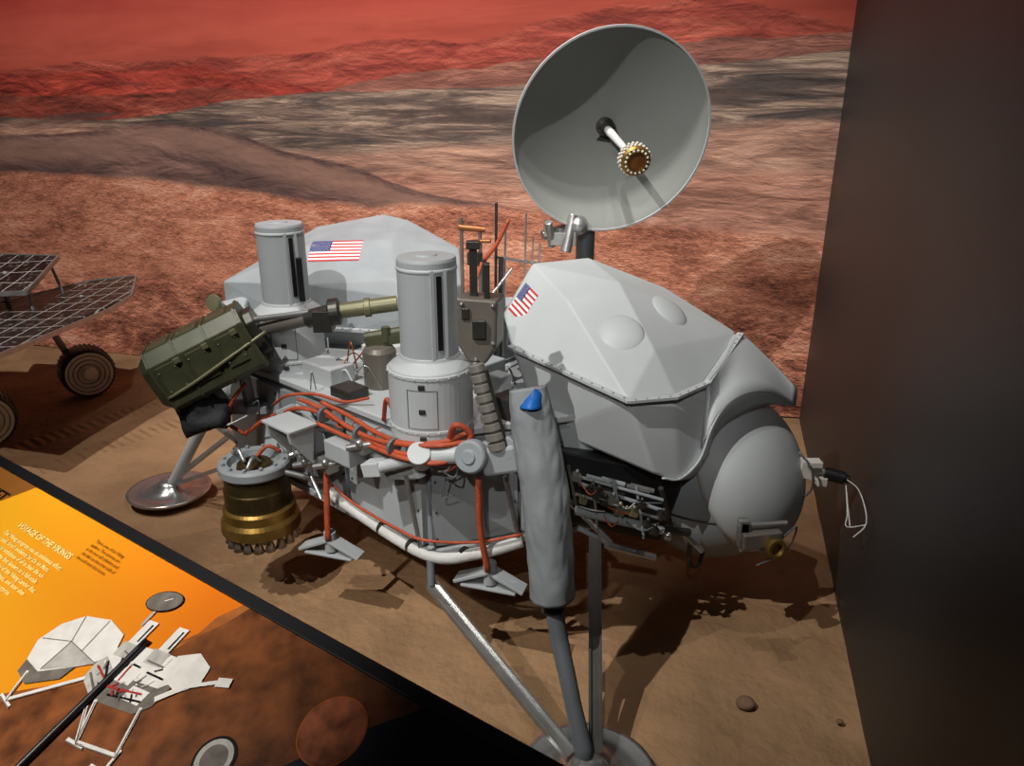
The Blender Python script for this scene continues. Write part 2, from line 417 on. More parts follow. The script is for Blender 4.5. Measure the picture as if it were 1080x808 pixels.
cov=empty('generator_cover',(.38,2.5,.76),lander,label='faceted grey shroud with two round bulges')
a_=(0,2.3,.936);b_=(.326,2.0,.871);bb_=(.577,2.17,.862);c_=(.764,2.5,.918)
up=[a_,b_,bb_,c_,(.068,2.5,1.157),(.262,2.62,1.153),(.523,2.6,1.055),(.725,2.62,.93),(-.027,2.4,1.01),(.169,2.3,1.083),(.418,2.15,.972),(.34,2.4,1.118),
    (.2,2.92,1.05),(.62,2.85,.93),(.05,2.95,.9),(-.03,2.65,.95),(.1,2.8,1.08),(.47,2.06,.862)]
hv,hf=hull(up,6)
shell=mk('upper_shell',hv,hf,M['lgrey'],cov,bevel=.016,bseg=4);soften(shell)
bv=BVHTree.FromPolygons(hv,hf)
lowp=[V(p)+V((0,.012,-.005)) for p in (a_,b_,bb_)]+[(.47,2.075,.857),(.75,2.5,.9),(.06,2.25,.764),(.127,2.2,.689),(.416,2.025,.628),(.50,2.055,.585),(.60,2.13,.63),(.64,2.185,.79),(.70,2.42,.74),
     (.6,2.83,.9),(.05,2.9,.88),(-.02,2.6,.9),(.45,2.7,.62),(.15,2.6,.69)]
lv,lf=hull(lowp)
ls=mk('lower_skirt',lv,lf,M['lgrey'],cov,bevel=.012,bseg=3);soften(ls)
def ribbon(pts,w,h):
    g=G()
    for p,q in zip(pts[:-1],pts[1:]):
        p,q=V(p),V(q);g.add(*box((p+q)/2,(q-p).length+w*.3,w,h,q-p))
    return g
rim=[V(p)+V(o) for p,o in ((a_,(-.006,-.006,0)),(b_,(0,-.008,0)),((.46,2.052,.862),(.006,-.006,0)),(bb_,(.008,-.006,0)),(c_,(.008,-.004,0)))]
g=ribbon(rim,.022,.008);rivets(g,[p+V((0,-.006,.005)) for p in rim],.0035,.035,mi=1)
g.out('rim_flange',[M['lgrey'],M['mgrey']],cov)
for p,n_ in (((.325,2.2,1.011),(0.05,-.55,.85)),((.509,2.4,1.032),(.15,-.35,.9))):
    n_=V(n_).normalized();h=bv.ray_cast(V(p)+n_*.3,-n_)
    if h[0] is not None: mk('round_bulge',*sphere(h[0]-h[1]*.008,.072,1,1,.30,seg=40,rings=20,n=h[1]),M['lgrey'],cov,smooth=True)
flag('flag_decal',(.027,2.43,1.128),(.057,-.05,-.05),(-.063,-.05,-.068),(-.5,-.55,.67),bv,cov)
up_edge=[V((.577,2.163,.864)),V((.66,2.3,.893)),V((.764,2.5,.920)),V((.86,2.49,.848)),V((.968,2.44,.742))]
mid=[V((.59,2.15,.84)),V((.655,2.25,.868)),V((.755,2.40,.885)),V((.855,2.43,.825)),V((.962,2.42,.722))]
lo_edge=[V((.572,2.11,.67)),V((.605,2.125,.765)),V((.69,2.18,.815)),V((.81,2.27,.795)),V((.952,2.395,.694))]
U=catm(up_edge,6);Q_=catm(mid,6);W_=catm(lo_edge,6);vs=[];fs=[];K=8
for p,m_,q in zip(U,Q_,W_):
    for k in range(K):
        t=k/(K-1);vs.append(p*((1-t)*(1-2*t))+m_*(4*t*(1-t))+q*(t*(2*t-1)))
for i in range(len(U)-1):
    for k in range(K-1):
        a=i*K+k;fs.append((a,a+1,a+K+1,a+K))
vo=mk('visor',vs,fs,M['lgrey'],cov,smooth=True)
so=vo.modifiers.new('so','SOLIDIFY');so.thickness=.010;so.offset=-1
tc_=V((.695,2.41,.428))
lipo=[(.44,2.025,.612),(.50,2.045,.60),(.565,2.085,.645),(.60,2.115,.735),(.64,2.145,.79),(.71,2.195,.815),(.81,2.272,.795),(.885,2.34,.742),(.952,2.395,.694)]
Lo=catm(lipo,5);vs=[];fs=[];NL=len(Lo)
for i,p in enumerate(Lo):
    d=(p-tc_);q0=tc_+d.normalized()*.284;f=.85 if i<NL*.62 else max(.06,.85-(i/NL-.62)*2.4);q=p.lerp(q0,f)
    vs+= [p,p.lerp(q,.35),p.lerp(q,.7),q]
for i in range(NL-1):
    for k in range(3):
        a=i*4+k;fs.append((a,a+1,a+5,a+4))
lp=mk('visor_lip',vs,fs,M['lgrey'],cov,smooth=True);so=lp.modifiers.new('so','SOLIDIFY');so.thickness=.006

cov2=empty('generator_cover',(-.6,3.1,.76),lander,label='faceted grey shroud with flag decal')
up2=[(-1.14,2.98,.99),(-.815,3.25,1.165),(-.542,3.3,1.21),(-.43,3.2,1.2),(-.21,3.05,1.11),(-.193,2.9,.998),(-.436,2.8,1.04),(-.47,3.0,1.155),(-.787,2.85,1.009),(-.3465,2.75,.975),(-.796,3.0,1.13),
 (-1.14,2.98,.84),(-.787,2.83,.84),(-.3465,2.74,.84),(-.19,2.9,.84),(-.3,3.45,.86),(-.85,3.5,.86),(-1.15,3.2,.86),(-.35,3.4,1.1),(-.85,3.45,1.05)]
hv2,hf2=hull(up2,2)
mk('upper_shell',hv2,hf2,M['mgrey'],cov2,bevel=.006,bseg=2)
bv2=BVHTree.FromPolygons(hv2,hf2)
flag('flag_decal',(-.782,3.0,1.152),(.203,0,0),(-.004,-.06,-.076),(0,-1,.35),bv2,cov2)
r2=[V(p) for p in ((-1.15,2.975,.85),(-.79,2.82,.85),(-.345,2.725,.85),(-.18,2.9,.85))]
g=ribbon(r2,.024,.010);rivets(g,[p+V((0,-.01,.008)) for p in r2],.004,.035);g.out('rim_flange',M['lgrey'],cov2)
mk('lower_skirt',*hull([(-1.12,2.99,.85),(-.79,2.85,.85),(-.35,2.76,.85),(-.22,2.92,.85),(-.33,3.4,.85),(-.9,3.45,.85),(-1.06,2.99,.70),(-.80,2.88,.72),(-.36,2.80,.77),(-.26,2.95,.77),(-.35,3.35,.77),(-.9,3.38,.70)]),M['grey'],cov2,bevel=.006)

# ----- tank
tank=empty('propellant_tank',tc_,lander)
mk('tank_sphere',*sphere(tc_,.280,seg=56,rings=32),M['panel'],tank,smooth=True)
cn_=V((.70,-.56,.48)).normalized()
prof=[(max(.0001,.272*math.cos(t)**.9),.112+.184*math.sin(t)) for t in [math.pi/2*i/16 for i in range(17)]]
prof[-1]=(.0001,prof[-1][1])
vs,fs=lathe([(.248,.105)]+prof,tc_,cn_,64)
mk('tank_shield',vs,fs,M['lgrey'],tank,smooth=True)
mk('tank_band',*sweep([tc_+V((.278*math.cos(a),.278*math.sin(a),-.03)) for a in [math.radians(t) for t in range(0,361,15)]],.004,6),M['dsteel'],tank,smooth=True)

# ----- scanning cameras
def turret(x,y,slot):
    e=empty('scanning_camera',(x,y,ZT),lander)
    mk('camera_housing',*lathe([(.112,.0),(.118,.01),(.118,.2),(.114,.212),(.085,.235),(.082,.245)],(x,y,ZT),(0,0,1),48),M['lgrey'],e,bevel=.002)
    mk('camera_drum',*lathe([(.078,.0),(.080,.005),(.080,.262),(.077,.27),(.03,.272),(.028,.276)],(x,y,1.0),(0,0,1),48),M['grey'],e,bevel=.001)
    s=V(slot).normalized();t=V((-s.y,s.x,0));c=V((x,y,0))
    for z in (.80,.955):
        g=G();g.add(*lathe([(.117,0),(.1205,.002),(.1205,.010),(.117,.012)],(x,y,z),(0,0,1),48))
        for k in range(24):
            a=2*math.pi*k/24;g.add(*sphere(c+V((math.cos(a)*.1205,math.sin(a)*.1205,z+.006)),.003,seg=6,rings=4))
        g.out('clamp_ring',M['lgrey'],e)
    mk('clamp_ring',*lathe([(.079,0),(.082,.002),(.082,.010),(.079,.012)],(x,y,1.235),(0,0,1),48),M['lgrey'],e,smooth=True)
    mk('scan_slit',*box(c+s*.079+V((0,0,1.13)),.014,.008,.2,t),M['black'],e)
    for k in (-1,1): mk('slit_frame',*box(c+s*.077+t*k*.018+V((0,0,1.125)),.010,.008,.24,t),M['lgrey'],e)
    for z in (.79,.87,.94): mk('latch',*box(c+rot(s,-.6)*.118+V((0,0,z)),.018,.008,.014,rot(t,-.6)),M['dsteel'],e,bevel=.002)
    mk('access_door',*sweep([c+rot(s,-.25-.1*k)*.1185+V((0,0,.82)) for k in range(8)]+[c+rot(s,-.95)*.1185+V((0,0,.93))]+[c+rot(s,-.95+.1*k)*.1185+V((0,0,.93)) for k in range(8)]+[c+rot(s,-.25)*.1185+V((0,0,.82))],.0012,6,sm=False),M['dgrey'],e)
turret(-.228,2.03,(.45,-.85,0));turret(-.79,2.63,(.62,-.76,0))
mk('sensor_bar',*box((-.715,2.56,1.09),.02,.02,.15,(1,.3,0)),M['black'],lander,bevel=.003)

# ----- dish antenna
n=V((.164,-.954,-.252)).normalized();rc=V((.372,2.98,1.540));R=.372;dep=.115
ant=empty('dish_antenna',(.30,3.15,ZT),lander)
pr=[(max(.0001,R*i/18),-dep+dep*(i/18)**2) for i in range(19)]
back=[(R*i/18,-dep-.010+dep*(i/18)**2) for i in range(18,-1,-1)];back[-1]=(.0001,back[-1][1])
prof=[(.0001,-dep)]+pr[1:]+[(R+.004,.001),(R+.004,-.008)]+back[1:]
mk('reflector',*lathe(prof,rc,n,72),M['dish'],ant,smooth=True)
mk('reflector_rim',*lathe([(R-.002,-.004),(R+.005,-.004),(R+.005,.004),(R-.002,.004)],rc,n,72,closed=True),M['lgrey'],ant)
vx=rc-n*dep
g=G();g.add(*lathe([(.035,0),(.035,.012),(.022,.02),(.014,.05),(.012,.09)],vx,n,20));
for k in range(4):
    a=k*math.pi/2;x,y,_=basis(n);g.add(*sphere(vx+n*.014+(x*math.cos(a)+y*math.sin(a))*.028,.006,seg=8,rings=5))
g.out('feed_hub',M['dsteel'],ant)
mk('feed_strut',*lathe([(.014,.03),(.016,.08),(.011,.3),(.011,.37)],vx,n,16),M['white'],ant,smooth=True)
fp=vx+n*.37
g=G();g.add(*lathe([(.02,-.02),(.046,-.008),(.052,.0),(.052,.035),(.046,.045),(.032,.048),(.032,.04),(.0001,.038)],fp,n,32))
x,y,_=basis(n)
for r_ in range(3):
    for k in range(22):
        a=2*math.pi*(k+.5*(r_%2))/22
        g.add(*sphere(fp+n*(.005+.013*r_)+(x*math.cos(a)+y*math.sin(a))*.052,.0055,seg=6,rings=4),1)
for k in range(16):
    a=2*math.pi*k/16;g.add(*sphere(fp+n*.047+(x*math.cos(a)+y*math.sin(a))*.039,.0045,seg=6,rings=4),1)
g.add(*lathe([(.03,.041),(.012,.043),(.0001,.044)],fp,n,24),2)
g.out('feed_horn',[M['gold'],M['wring'],M['copper']],ant,label='gold studded feed horn')
g=G();g.add(*cyl((.30,3.15,ZT),(.30,3.15,1.42),.038));g.add(*cyl((.30,3.15,1.40),(.33,3.13,1.54),.03))
g.add(*lathe([(.05,0),(.05,.02),(.04,.03)],(.30,3.15,ZT+.0),(0,0,1),20))
g.out('antenna_mast',M['dgrey'],ant,bevel=.002)
g=G();g.add(*box((.345,3.125,1.56),.1,.06,.09));g.add(*lathe([(.06,0),(.1,.03),(.1,.04)],vx-n*.05,n,24))
g.out('gimbal',M['dsteel'],ant,bevel=.003)
g=G();g.add(*cyl((.12,3.05,1.16),(.30,3.12,1.20),.02));g.add(*box((.2,3.05,1.15),.1,.06,.05));g.add(*cyl((.21,3.02,1.1),(.24,3.05,1.24),.022))
g.add(*sphere((.26,3.05,1.2),.04));g.add(*box((.14,3.04,1.19),.03,.05,.06));g.add(*cyl((.14,3.0,1.22),(.16,3.05,1.12),.016))
g.out('antenna_drive',M['steel'],ant,bevel=.002)

# ----- landing legs
def footpad(c,par):
    return mk('footpad',*lathe([(.0001,.008),(.06,.0),(.13,.004),(.16,.018),(.175,.034),(.177,.040),(.165,.040),(.14,.032),(.06,.046),(.05,.07),(.03,.085),(.0001,.085)],c,(0,0,1),48),M['pad'],par,smooth=True)
F1=V((.195,1.50,0));leg=empty('landing_leg',F1,lander)
footpad(F1,leg)
mk('main_strut',*sweep([(.06,1.86,.9),(.108,1.72,.42),(.15,1.61,.22),(.188,1.52,.07)],[.03,.024,.024,.022,.026],14,sm=True),M['dgrey'],leg,smooth=True)
mk('strut_collar',*lathe([(.03,-.02),(.034,-.015),(.034,.015),(.03,.02)],(.11,1.715,.4),(.1,-.25,-.9),20),M['black'],leg)
def channel(a,b,w,t):
    a,b=V(a),V(b);g=G();m=(a+b)/2;d=(b-a)
    g.add(*box(m,d.length,w,t,d));
    x=d.normalized();z=V((0,0,1));z=(z-x*z.dot(x)).normalized();y=z.cross(x)
    for k in(-1,1): g.add(*box(m+y*k*w/2+z*t*.8,d.length,t,t*2.4,d))
    return g
channel((-.235,1.9,.33),(.15,1.53,.075),.034,.006).out('side_strut',M['steel'],leg)
g=channel((.245,1.98,.44),(.215,1.53,.08),.03,.006);g.out('side_strut',M['dsteel'],leg)
mk('strut_bracket',*cyl((-.24,1.95,.42),(-.235,1.9,.33),.012),M['dgrey'],leg)
def fold(u,a):
    w2=noise.noise(V((math.cos(a)*1.4,math.sin(a)*1.4,u*2.5)));w3=abs(noise.noise(V((math.cos(a)*2.2+u*3,math.sin(a)*2.2,u*8+9))))
    return 1+.04*math.sin(3*a+2*u)+.07*w2+.09*w3+.012*math.sin(26*u+3*math.cos(a+1))
mk('cloth_sleeve',*sweep([(.040,1.87,.955),(.056,1.84,.86),(.080,1.79,.72),(.097,1.75,.56),(.11,1.715,.415)],[.048,.056,.060,.061,.059,.056],72,n=18,fn=fold),M['cloth'],leg,smooth=True,label='draped mid grey fabric sleeve around strut')
vs=[];fs=[]
for i in range(9):
    for j in range(7):
        u,v_=i/8-.5,j/6-.5
        vs.append(V((.052+.055*u+.012*v_,1.802+.05*v_+.10*u*u,.950+.034*v_-.04*u*u+.006*noise.noise(V((u*3,v_*3,2))))))
for i in range(8):
    for j in range(6): a=i*7+j;fs.append((a,a+7,a+8,a+1))
tp=mk('tape_patch',vs,fs,M['blue'],leg,smooth=True,label='crumpled blue tape');so=tp.modifiers.new('so','SOLIDIFY');so.thickness=.003
F2=V((-1.524,3.05,0));leg=empty('landing_leg',F2,lander);footpad(F2,leg)
g=G();g.add(*cyl((-1.08,2.93,.66),(-1.30,2.98,.38),.036));g.add(*cyl((-1.30,2.98,.38),(-1.50,3.04,.07),.024));g.out('main_strut',M['lgrey'],leg)
channel((-.98,2.72,.36),(-1.47,3.02,.075),.03,.006).out('side_strut',M['steel'],leg)
channel((-1.05,3.25,.4),(-1.5,3.07,.075),.03,.006).out('side_strut',M['steel'],leg)
mk('cross_bar',*cyl((-1.24,2.92,.42),(-1.06,2.72,.42),.014),M['steel'],leg)
F3=V((.66,3.86,0));F3=C0+(F3-C0)*.86;leg=empty('landing_leg',F3,lander);footpad(F3,leg)
mk('main_strut',*cyl(C0+(F3-C0)*.62+V((0,0,.66)),F3+V((0,0,.07)),.026),M['lgrey'],leg)
def crump(u,a): return 1+.25*math.sin(3*a+5*u)+.3*noise.noise(V((math.cos(a)*2,math.sin(a)*2,u*5)))
mk('fabric_wrap',*sweep([(-1.15,2.47,.70),(-1.06,2.43,.665),(-.97,2.42,.64)],[.03,.07,.04],28,fn=crump),M['bcloth'],lander,smooth=True,label='black fabric wrap')

# ----- descent engine
eng=empty('descent_engine',(-.865,2.33,.23),lander)
ec=V((-.865,2.33,0))
g=G();g.add(*lathe([(.075,.49),(.112,.49),(.118,.498),(.118,.522),(.112,.53),(.086,.53),(.084,.52),(.080,.505),(.0001,.503)],ec,(0,0,1),48))
for k in range(12):
    a=2*math.pi*k/12;g.add(*cyl(ec+V((math.cos(a)*.1,math.sin(a)*.1,.53)),ec+V((math.cos(a)*.1,math.sin(a)*.1,.54)),.006,seg=8))
g.out('mounting_ring',M['mgrey'],eng,bevel=.001)
mk('valve_cap',*lathe([(.06,.503),(.055,.52),(.036,.525),(.034,.512),(.0001,.512)],ec,(0,0,1),24),M['dgold'],eng,smooth=False)
for k in range(3):
    a=.6+2*math.pi*k/3;p=ec+V((math.cos(a)*.09,math.sin(a)*.09,.535));q=ec+V((math.cos(a+1)*.03,math.sin(a+1)*.03,.525));mk('engine_line',*sweep([p,(p+q)/2+V((0,0,.03)),q],.007,8),M['steel' if k else 'orange'],eng,smooth=True)
for a,b in (((.09,.04,.51),(.26,.13,.60)),((.06,.10,.51),(.10,.30,.60)),((.10,-.03,.50),(.30,-.02,.44)),((.02,.11,.50),(-.04,.34,.44))): mk('engine_strut',*cyl(ec+V(a),ec+V(b),.010,seg=12),M['steel'],eng)
mk('engine_barrel',*lathe([(.096,.49),(.104,.48),(.106,.44),(.110,.434),(.110,.385),(.114,.365)],ec,(0,0,1),40),M['dgold'],eng,smooth=False,bevel=.002)
mk('gold_shroud',*lathe([(.112,.375),(.120,.365),(.120,.335),(.130,.320),(.133,.285),(.112,.275),(.0001,.273)],ec,(0,0,1),48),M['gold'],eng,smooth=False,bevel=.001)
nz=lathe([(.008,.282),(.009,.272),(.019,.236),(.017,.236)],(0,0,0),(0,0,1),14)
for k in range(24):
    a=2*math.pi*k/18 if k<18 else 2*math.pi*k/6;r_=.106 if k<18 else .05
    mk('nozzle',[v+ec+V((math.cos(a)*r_,math.sin(a)*r_,0)) for v in nz[0]],nz[1],M['steel'],eng,smooth=True)
mk('engine_mount',*hull([(-.86,2.42,.47),(-.74,2.40,.47),(-.74,2.52,.47),(-.9,2.6,.47),(-.86,2.42,.52),(-.74,2.40,.52),(-.74,2.52,.58),(-.9,2.6,.58)]),M['mgrey'],eng,bevel=.005)

# ----- olive sampler housing
sam=empty('sampler_boom',(-1.0,2.45,.76),lander,label='olive boom housing with jointed arm')
A=V((-1.165,2.42,.79));B=V((-.875,2.50,.925));ax=(B-A);x,y,nn=basis(ax)
w,h=.090,.108
oc=[(-w,-h*.82),(-w*.78,-h),(w*.78,-h),(w,-h*.82),(w,h*.6),(w*.62,h),(-w*.62,h),(-w,h*.6)]
def ring(p,s): return [p+x*a*s+y*b*s for a,b in oc]
mk('boom_housing',*prism(ring(A,1),ax),M['olive'],sam,bevel=.003)
for t in (.0,.30,.62,.97): mk('housing_rib',*prism(ring(A+ax*t-nn*.004,1.035),nn*.008),M['olive'],sam,bevel=.001)
mk('end_cap',*hull(ring(A-nn*.035,.72)+ring(A,.98)),M['olive'],sam,bevel=.004);mk('end_cap',*prism(ring(B,.7),nn*.03),M['dsteel'],sam,bevel=.004)
for i in range(3):
    for q,aa in ((y*h,x),(-x*w,y)):
        mk('housing_panel',*box(A+ax*(.15+.315*i)+q*1.01,.07,.10 if aa is x else .11,.008,ax,q),M['olive'],sam,bevel=.003)
        for t in (-.028,.028):
            for s_ in (-.035,.035): mk('housing_bolt',*sphere(A+ax*(.15+.315*i)+q*1.06+nn*t+aa*s_,.0035,seg=8,rings=5),M['olive2'],sam)
    mk('housing_fitting',*box(A+ax*(.28+.3*i)-x*w*1.03+y*.05,.022,.018,.016,ax,-x),M['olive2'],sam,bevel=.002)
mk('housing_tube',*sweep([A-x*w*1.03-y*.05,A+ax*.3-x*w*1.08-y*.04,A+ax*.7-x*w*1.08-y*.02,B-x*w*.9+nn*.05],.006,8),M['olive2'],sam,smooth=True)
mk('boom_tube',*cyl((-.86,2.5,.93),(-.67,2.44,.985),.022),M['taupe'],sam);mk('boom_tube',*cyl((-.86,2.47,.975),(-.66,2.43,1.01),.010),M['steel'],sam);mk('boom_tube',*cyl((-.67,2.44,.985),(-.575,2.42,1.015),.03),M['dsteel'],sam)
g=G();g.add(*lathe([(.035,-.02),(.045,-.015),(.045,.015),(.035,.02)],(-.575,2.42,1.015),(1,.1,.12),24));g.add(*box((-.61,2.41,.99),.06,.06,.07));g.out('boom_joint',M['dsteel'],sam,bevel=.002)
g=G();g.add(*cyl((-.56,2.42,1.018),(-.375,2.45,1.036),.026));g.add(*lathe([(.032,0),(.032,.02)],(-.48,2.435,1.025),(1,.1,.1),20));g.out('boom_sleeve',M['olive2'],sam,bevel=.002)
for a,b in (((-1.04,2.47,.76),(-1.0,2.52,.64)),((-.93,2.5,.82),(-.93,2.54,.64))): mk('boom_support',*cyl(a,b,.02),M['mgrey'],sam)
mk('support_base',*box((-.96,2.54,.64),.2,.1,.03),M['mgrey'],sam,bevel=.004)
can=empty('deck_canister',(-.435,2.4,ZT),lander)
mk('canister_body',*lathe([(.05,0),(.055,.01),(.055,.13),(.045,.145),(.02,.15)],(-.435,2.4,ZT),(0,0,1),24),M['taupe'],can,bevel=.002)
g=G();g.add(*box((-.42,2.42,.925),.12,.06,.03,(1,.1,.1)));g.add(*cyl((-.48,2.4,.935),(-.36,2.42,.95),.016));g.add(*cyl((-.41,2.4,.92),(-.41,2.4,.97),.014));g.out('canister_valve',M['olive'],can)

# ----- front sampler arm
arm=empty('sampler_arm',(-.09,1.95,.76),lander)
pol=[(-.142,1.93,1.18),(-.038,1.93,1.172),(-.042,1.92,1.05),(-.07,1.915,1.005),(-.115,1.915,1.01),(-.145,1.92,1.06)]
mk('arm_housing',*prism(pol,(.02,.09,0)),M['taupe'],arm,bevel=.006)
mk('housing_plate',*box((-.085,1.915,1.10),.035,.012,.05),M['dsteel'],arm,bevel=.002)
mk('housing_plate',*box((-.12,1.925,1.14),.02,.012,.03),M['dsteel'],arm,bevel=.002)
for p in ((-.13,1.925,1.165),(-.05,1.925,1.16),(-.05,1.92,1.06),(-.095,1.912,1.02)): mk('housing_bolt',*sphere(p,.006,seg=10,rings=6),M['steel'],arm)
mk('arm_claw',*box((-.10,1.97,1.24),.02,.02,.13),M['dsteel'],arm,bevel=.002);mk('arm_claw',*box((-.065,1.96,1.22),.015,.03,.09),M['dsteel'],arm,bevel=.002)
mk('arm_claw',*box((-.10,1.97,1.31),.035,.03,.02),M['dsteel'],arm,bevel=.002)
J0=V((-.094,1.89,1.015));J1=V((-.034,1.84,.79));jd=(J1-J0)
for i in range(9):
    p=J0+jd*(i/9);mk('arm_segment',*lathe([(.017,0),(.0225+.0006*i,.004),(.0225+.0006*i,jd.length/9-.006),(.017,jd.length/9)],p,jd,20),M['seg'],arm)
mk('segment_rail',*box((J0+J1)/2+V((.024,-.012,0)),jd.length*.9,.010,.008,jd),M['dsteel'],arm,bevel=.002)
mk('elbow_joint',*cyl((-.02,1.83,.80),(-.005,1.90,.785),.034),M['mgrey'],arm,bevel=.006)
mk('elbow_block',*box((-.03,1.86,.765),.10,.07,.08,(1,-.1,.2)),M['grey'],arm,bevel=.010)
mk('motor_cap',*lathe([(.045,0),(.045,.03),(.04,.036),(.02,.036),(.018,.042)],(-.10,1.85,.772),(-.35,-.85,.25),28),M['mgrey'],arm,bevel=.002)
g=G();g.add(*cyl((-.10,1.87,.77),(-.25,1.90,.745),.026));g.add(*cyl((-.23,1.90,.747),(-.38,1.965,.680),.018));g.add(*box((-.39,1.975,.675),.06,.05,.04,(-1,.5,-.3)));g.add(*cyl((-.25,1.87,.77),(-.25,1.93,.72),.032));g.out('arm_link',M['lgrey'],arm,bevel=.002)

# ----- deck clutter, brackets
for pts in ([(-.78,2.34,.70),(-.70,2.31,.745),(-.60,2.24,.60),(-.62,2.27,.53),(-.73,2.33,.54)],[(-.44,2.08,.69),(-.30,1.96,.71),(-.26,1.93,.66),(-.36,2.0,.62)]):
    mk('side_bracket',*prism(pts,(.02,.024,0)),M['lgrey'],lander,bevel=.004)
# open angular bracket: gusset plates joined by a shelf
for s_ in (0,.115):
    b_=V((-.70,2.245,.0))+V((.751,-.66,0))*s_
    mk('gusset_plate',*prism([b_+V((0,0,.725)),b_+V((-.06,-.07,.725)),b_+V((-.055,-.065,.69)),b_+V((-.01,-.012,.60))],(.009,-.008,0)),M['lgrey'],lander,bevel=.001)
mk('gusset_shelf',*box((-.685,2.175,.728),.15,.10,.008,(.75,-.66,0)),M['lgrey'],lander,bevel=.001)
mk('bracket_box',*box((-.64,2.215,.665),.09,.05,.09,(.75,-.66,0)),M['grey'],lander,bevel=.004)
mk('bracket_box',*box((-.50,2.10,.67),.12,.07,.06,(.75,-.66,0)),M['grey'],lander,bevel=.004)
for c in ((-.44,2.05,.71),(-.57,2.15,.60),(-.66,2.24,.56)):
    g=G();g.add(*box(c,.06,.04,.035,(.75,-.66,.1*random.uniform(-3,3))))
    g.add(*cyl(V(c)+V((-.04,-.02,0)),V(c)+V((.05,-.03,.02)),.010))
    g.add(*sphere(V(c)+V((0,-.03,.02)),.013,seg=10,rings=6))
    g.out('valve_fitting',M['steel'],lander,bevel=.003)
for a,b in (((-.74,2.36,.62),(-.62,2.22,.44)),((-.30,1.95,.66),(-.27,1.96,.42)),((-.02,1.95,.66),(.02,1.94,.46))):
    mk('panel_brace',*cyl(a,b,.007,seg=10),M['steel'],lander)
def vbracket(c):
    c=V(c);g=G();x=V((.95,-.3,0)).normalized()
    for k in(-1,1): g.add(*box(c+x*k*.055,.115,.05,.010,x+V((0,0,-k*.45))))
    g.add(*box(c+V((0,0,-.03)),.17,.05,.008,x));g.add(*cyl(c+V((0,0,-.02)),c+V((0,0,.05)),.02))
    g.out('foot_bracket',M['grey'],lander,bevel=.002)
vbracket((-.065,1.93,.34));vbracket((-.59,2.17,.30))
mk('coolant_pipe',*sweep([(-.60,2.27,.44),(-.53,2.2,.425),(-.255,1.95,.405),(-.10,1.93,.42),(.03,1.94,.455)],.018,14,n=8),M['white'],lander,smooth=True)
for p in ((-.4,2.08,.415),(-.3,1.99,.408),(-.14,1.935,.415)): mk('pipe_clamp',*lathe([(.02,-.008),(.023,-.005),(.023,.005),(.02,.008)],p,(.75,-.66,0),16),M['dsteel'],lander)
def deckbox(c,s,m,ax=(.75,-.66,0),name='electronics_box'):
    mk(name,*box(c,*s,ax),M[m],lander,bevel=.005)
deckbox((-.62,2.45,.80),(.16,.1,.07),'lgrey');deckbox((-.42,2.62,.80),(.2,.14,.08),'white');deckbox((-.12,2.42,.81),(.16,.12,.1),'grey')
deckbox((-.10,2.75,.87),(.22,.2,.2),'grey',name='antenna_box');deckbox((-.28,2.30,.785),(.12,.1,.04),'mgrey');deckbox((.0,2.13,.8),(.1,.08,.07),'dsteel')
deckbox((-.2,2.2,.79),(.1,.06,.06),'white');deckbox((-.04,2.26,.82),(.06,.05,.08),'lgrey');deckbox((-.52,2.30,.785),(.10,.08,.035),'dsteel')
for x_,y_,z0,z1,r_ in ((-.06,2.6,.8,1.34,.005),(-.03,2.62,.8,1.28,.004),(.04,2.65,.8,1.30,.0035),(.065,2.66,.8,1.22,.003),(-.10,2.55,.8,1.16,.008),(.09,2.7,.8,1.19,.004),(-.045,2.6,.8,1.16,.009)):
    mk('antenna_rod',*cyl((x_,y_,z0),(x_+.008,y_,z1),r_,seg=10),M['dsteel' if r_>.0045 else 'steel'],lander)
mk('antenna_brace',*cyl((-.06,2.6,1.16),(.1,2.68,1.12),.005),M['steel'],lander);mk('antenna_brace',*cyl((-.10,2.55,1.0),(.0,2.6,1.12),.005),M['steel'],lander)
mk('copper_fitting',*cyl((-.20,2.9,1.215),(-.10,2.9,1.205),.011),M['copper'],lander);mk('copper_fitting',*cyl((-.15,2.88,1.165),(-.08,2.86,1.17),.008),M['copper'],lander)
for x_,z_ in ((-.12,1.20),(-.19,1.25)): mk('antenna_rod',*cyl((x_,2.9,.9),(x_,2.9,z_),.007),M['taupe'],lander)
deckbox((-.14,2.88,1.10),(.05,.04,.05),'dsteel',name='relay_box')
vs,fs=hull([(-1.17,2.90,.76),(-1.02,2.84,.76),(-1.02,2.96,.76),(-1.16,3.0,.76),(-1.18,2.90,.88),(-1.13,2.90,.93),(-1.02,2.85,.92),(-1.04,2.97,.94),(-1.15,3.0,.90)])
mk('insulated_box',vs,fs,M['grey'],lander,bevel=.010,bseg=3)
mk('box_valve',*lathe([(.03,0),(.034,.01),(.03,.02),(.012,.022)],(-1.14,2.88,.93),(-.3,-.9,.2),20),M['olive2'],lander)
mk('box_fitting',*box((-1.08,2.86,.87),.05,.02,.03),M['dsteel'],lander,bevel=.002)

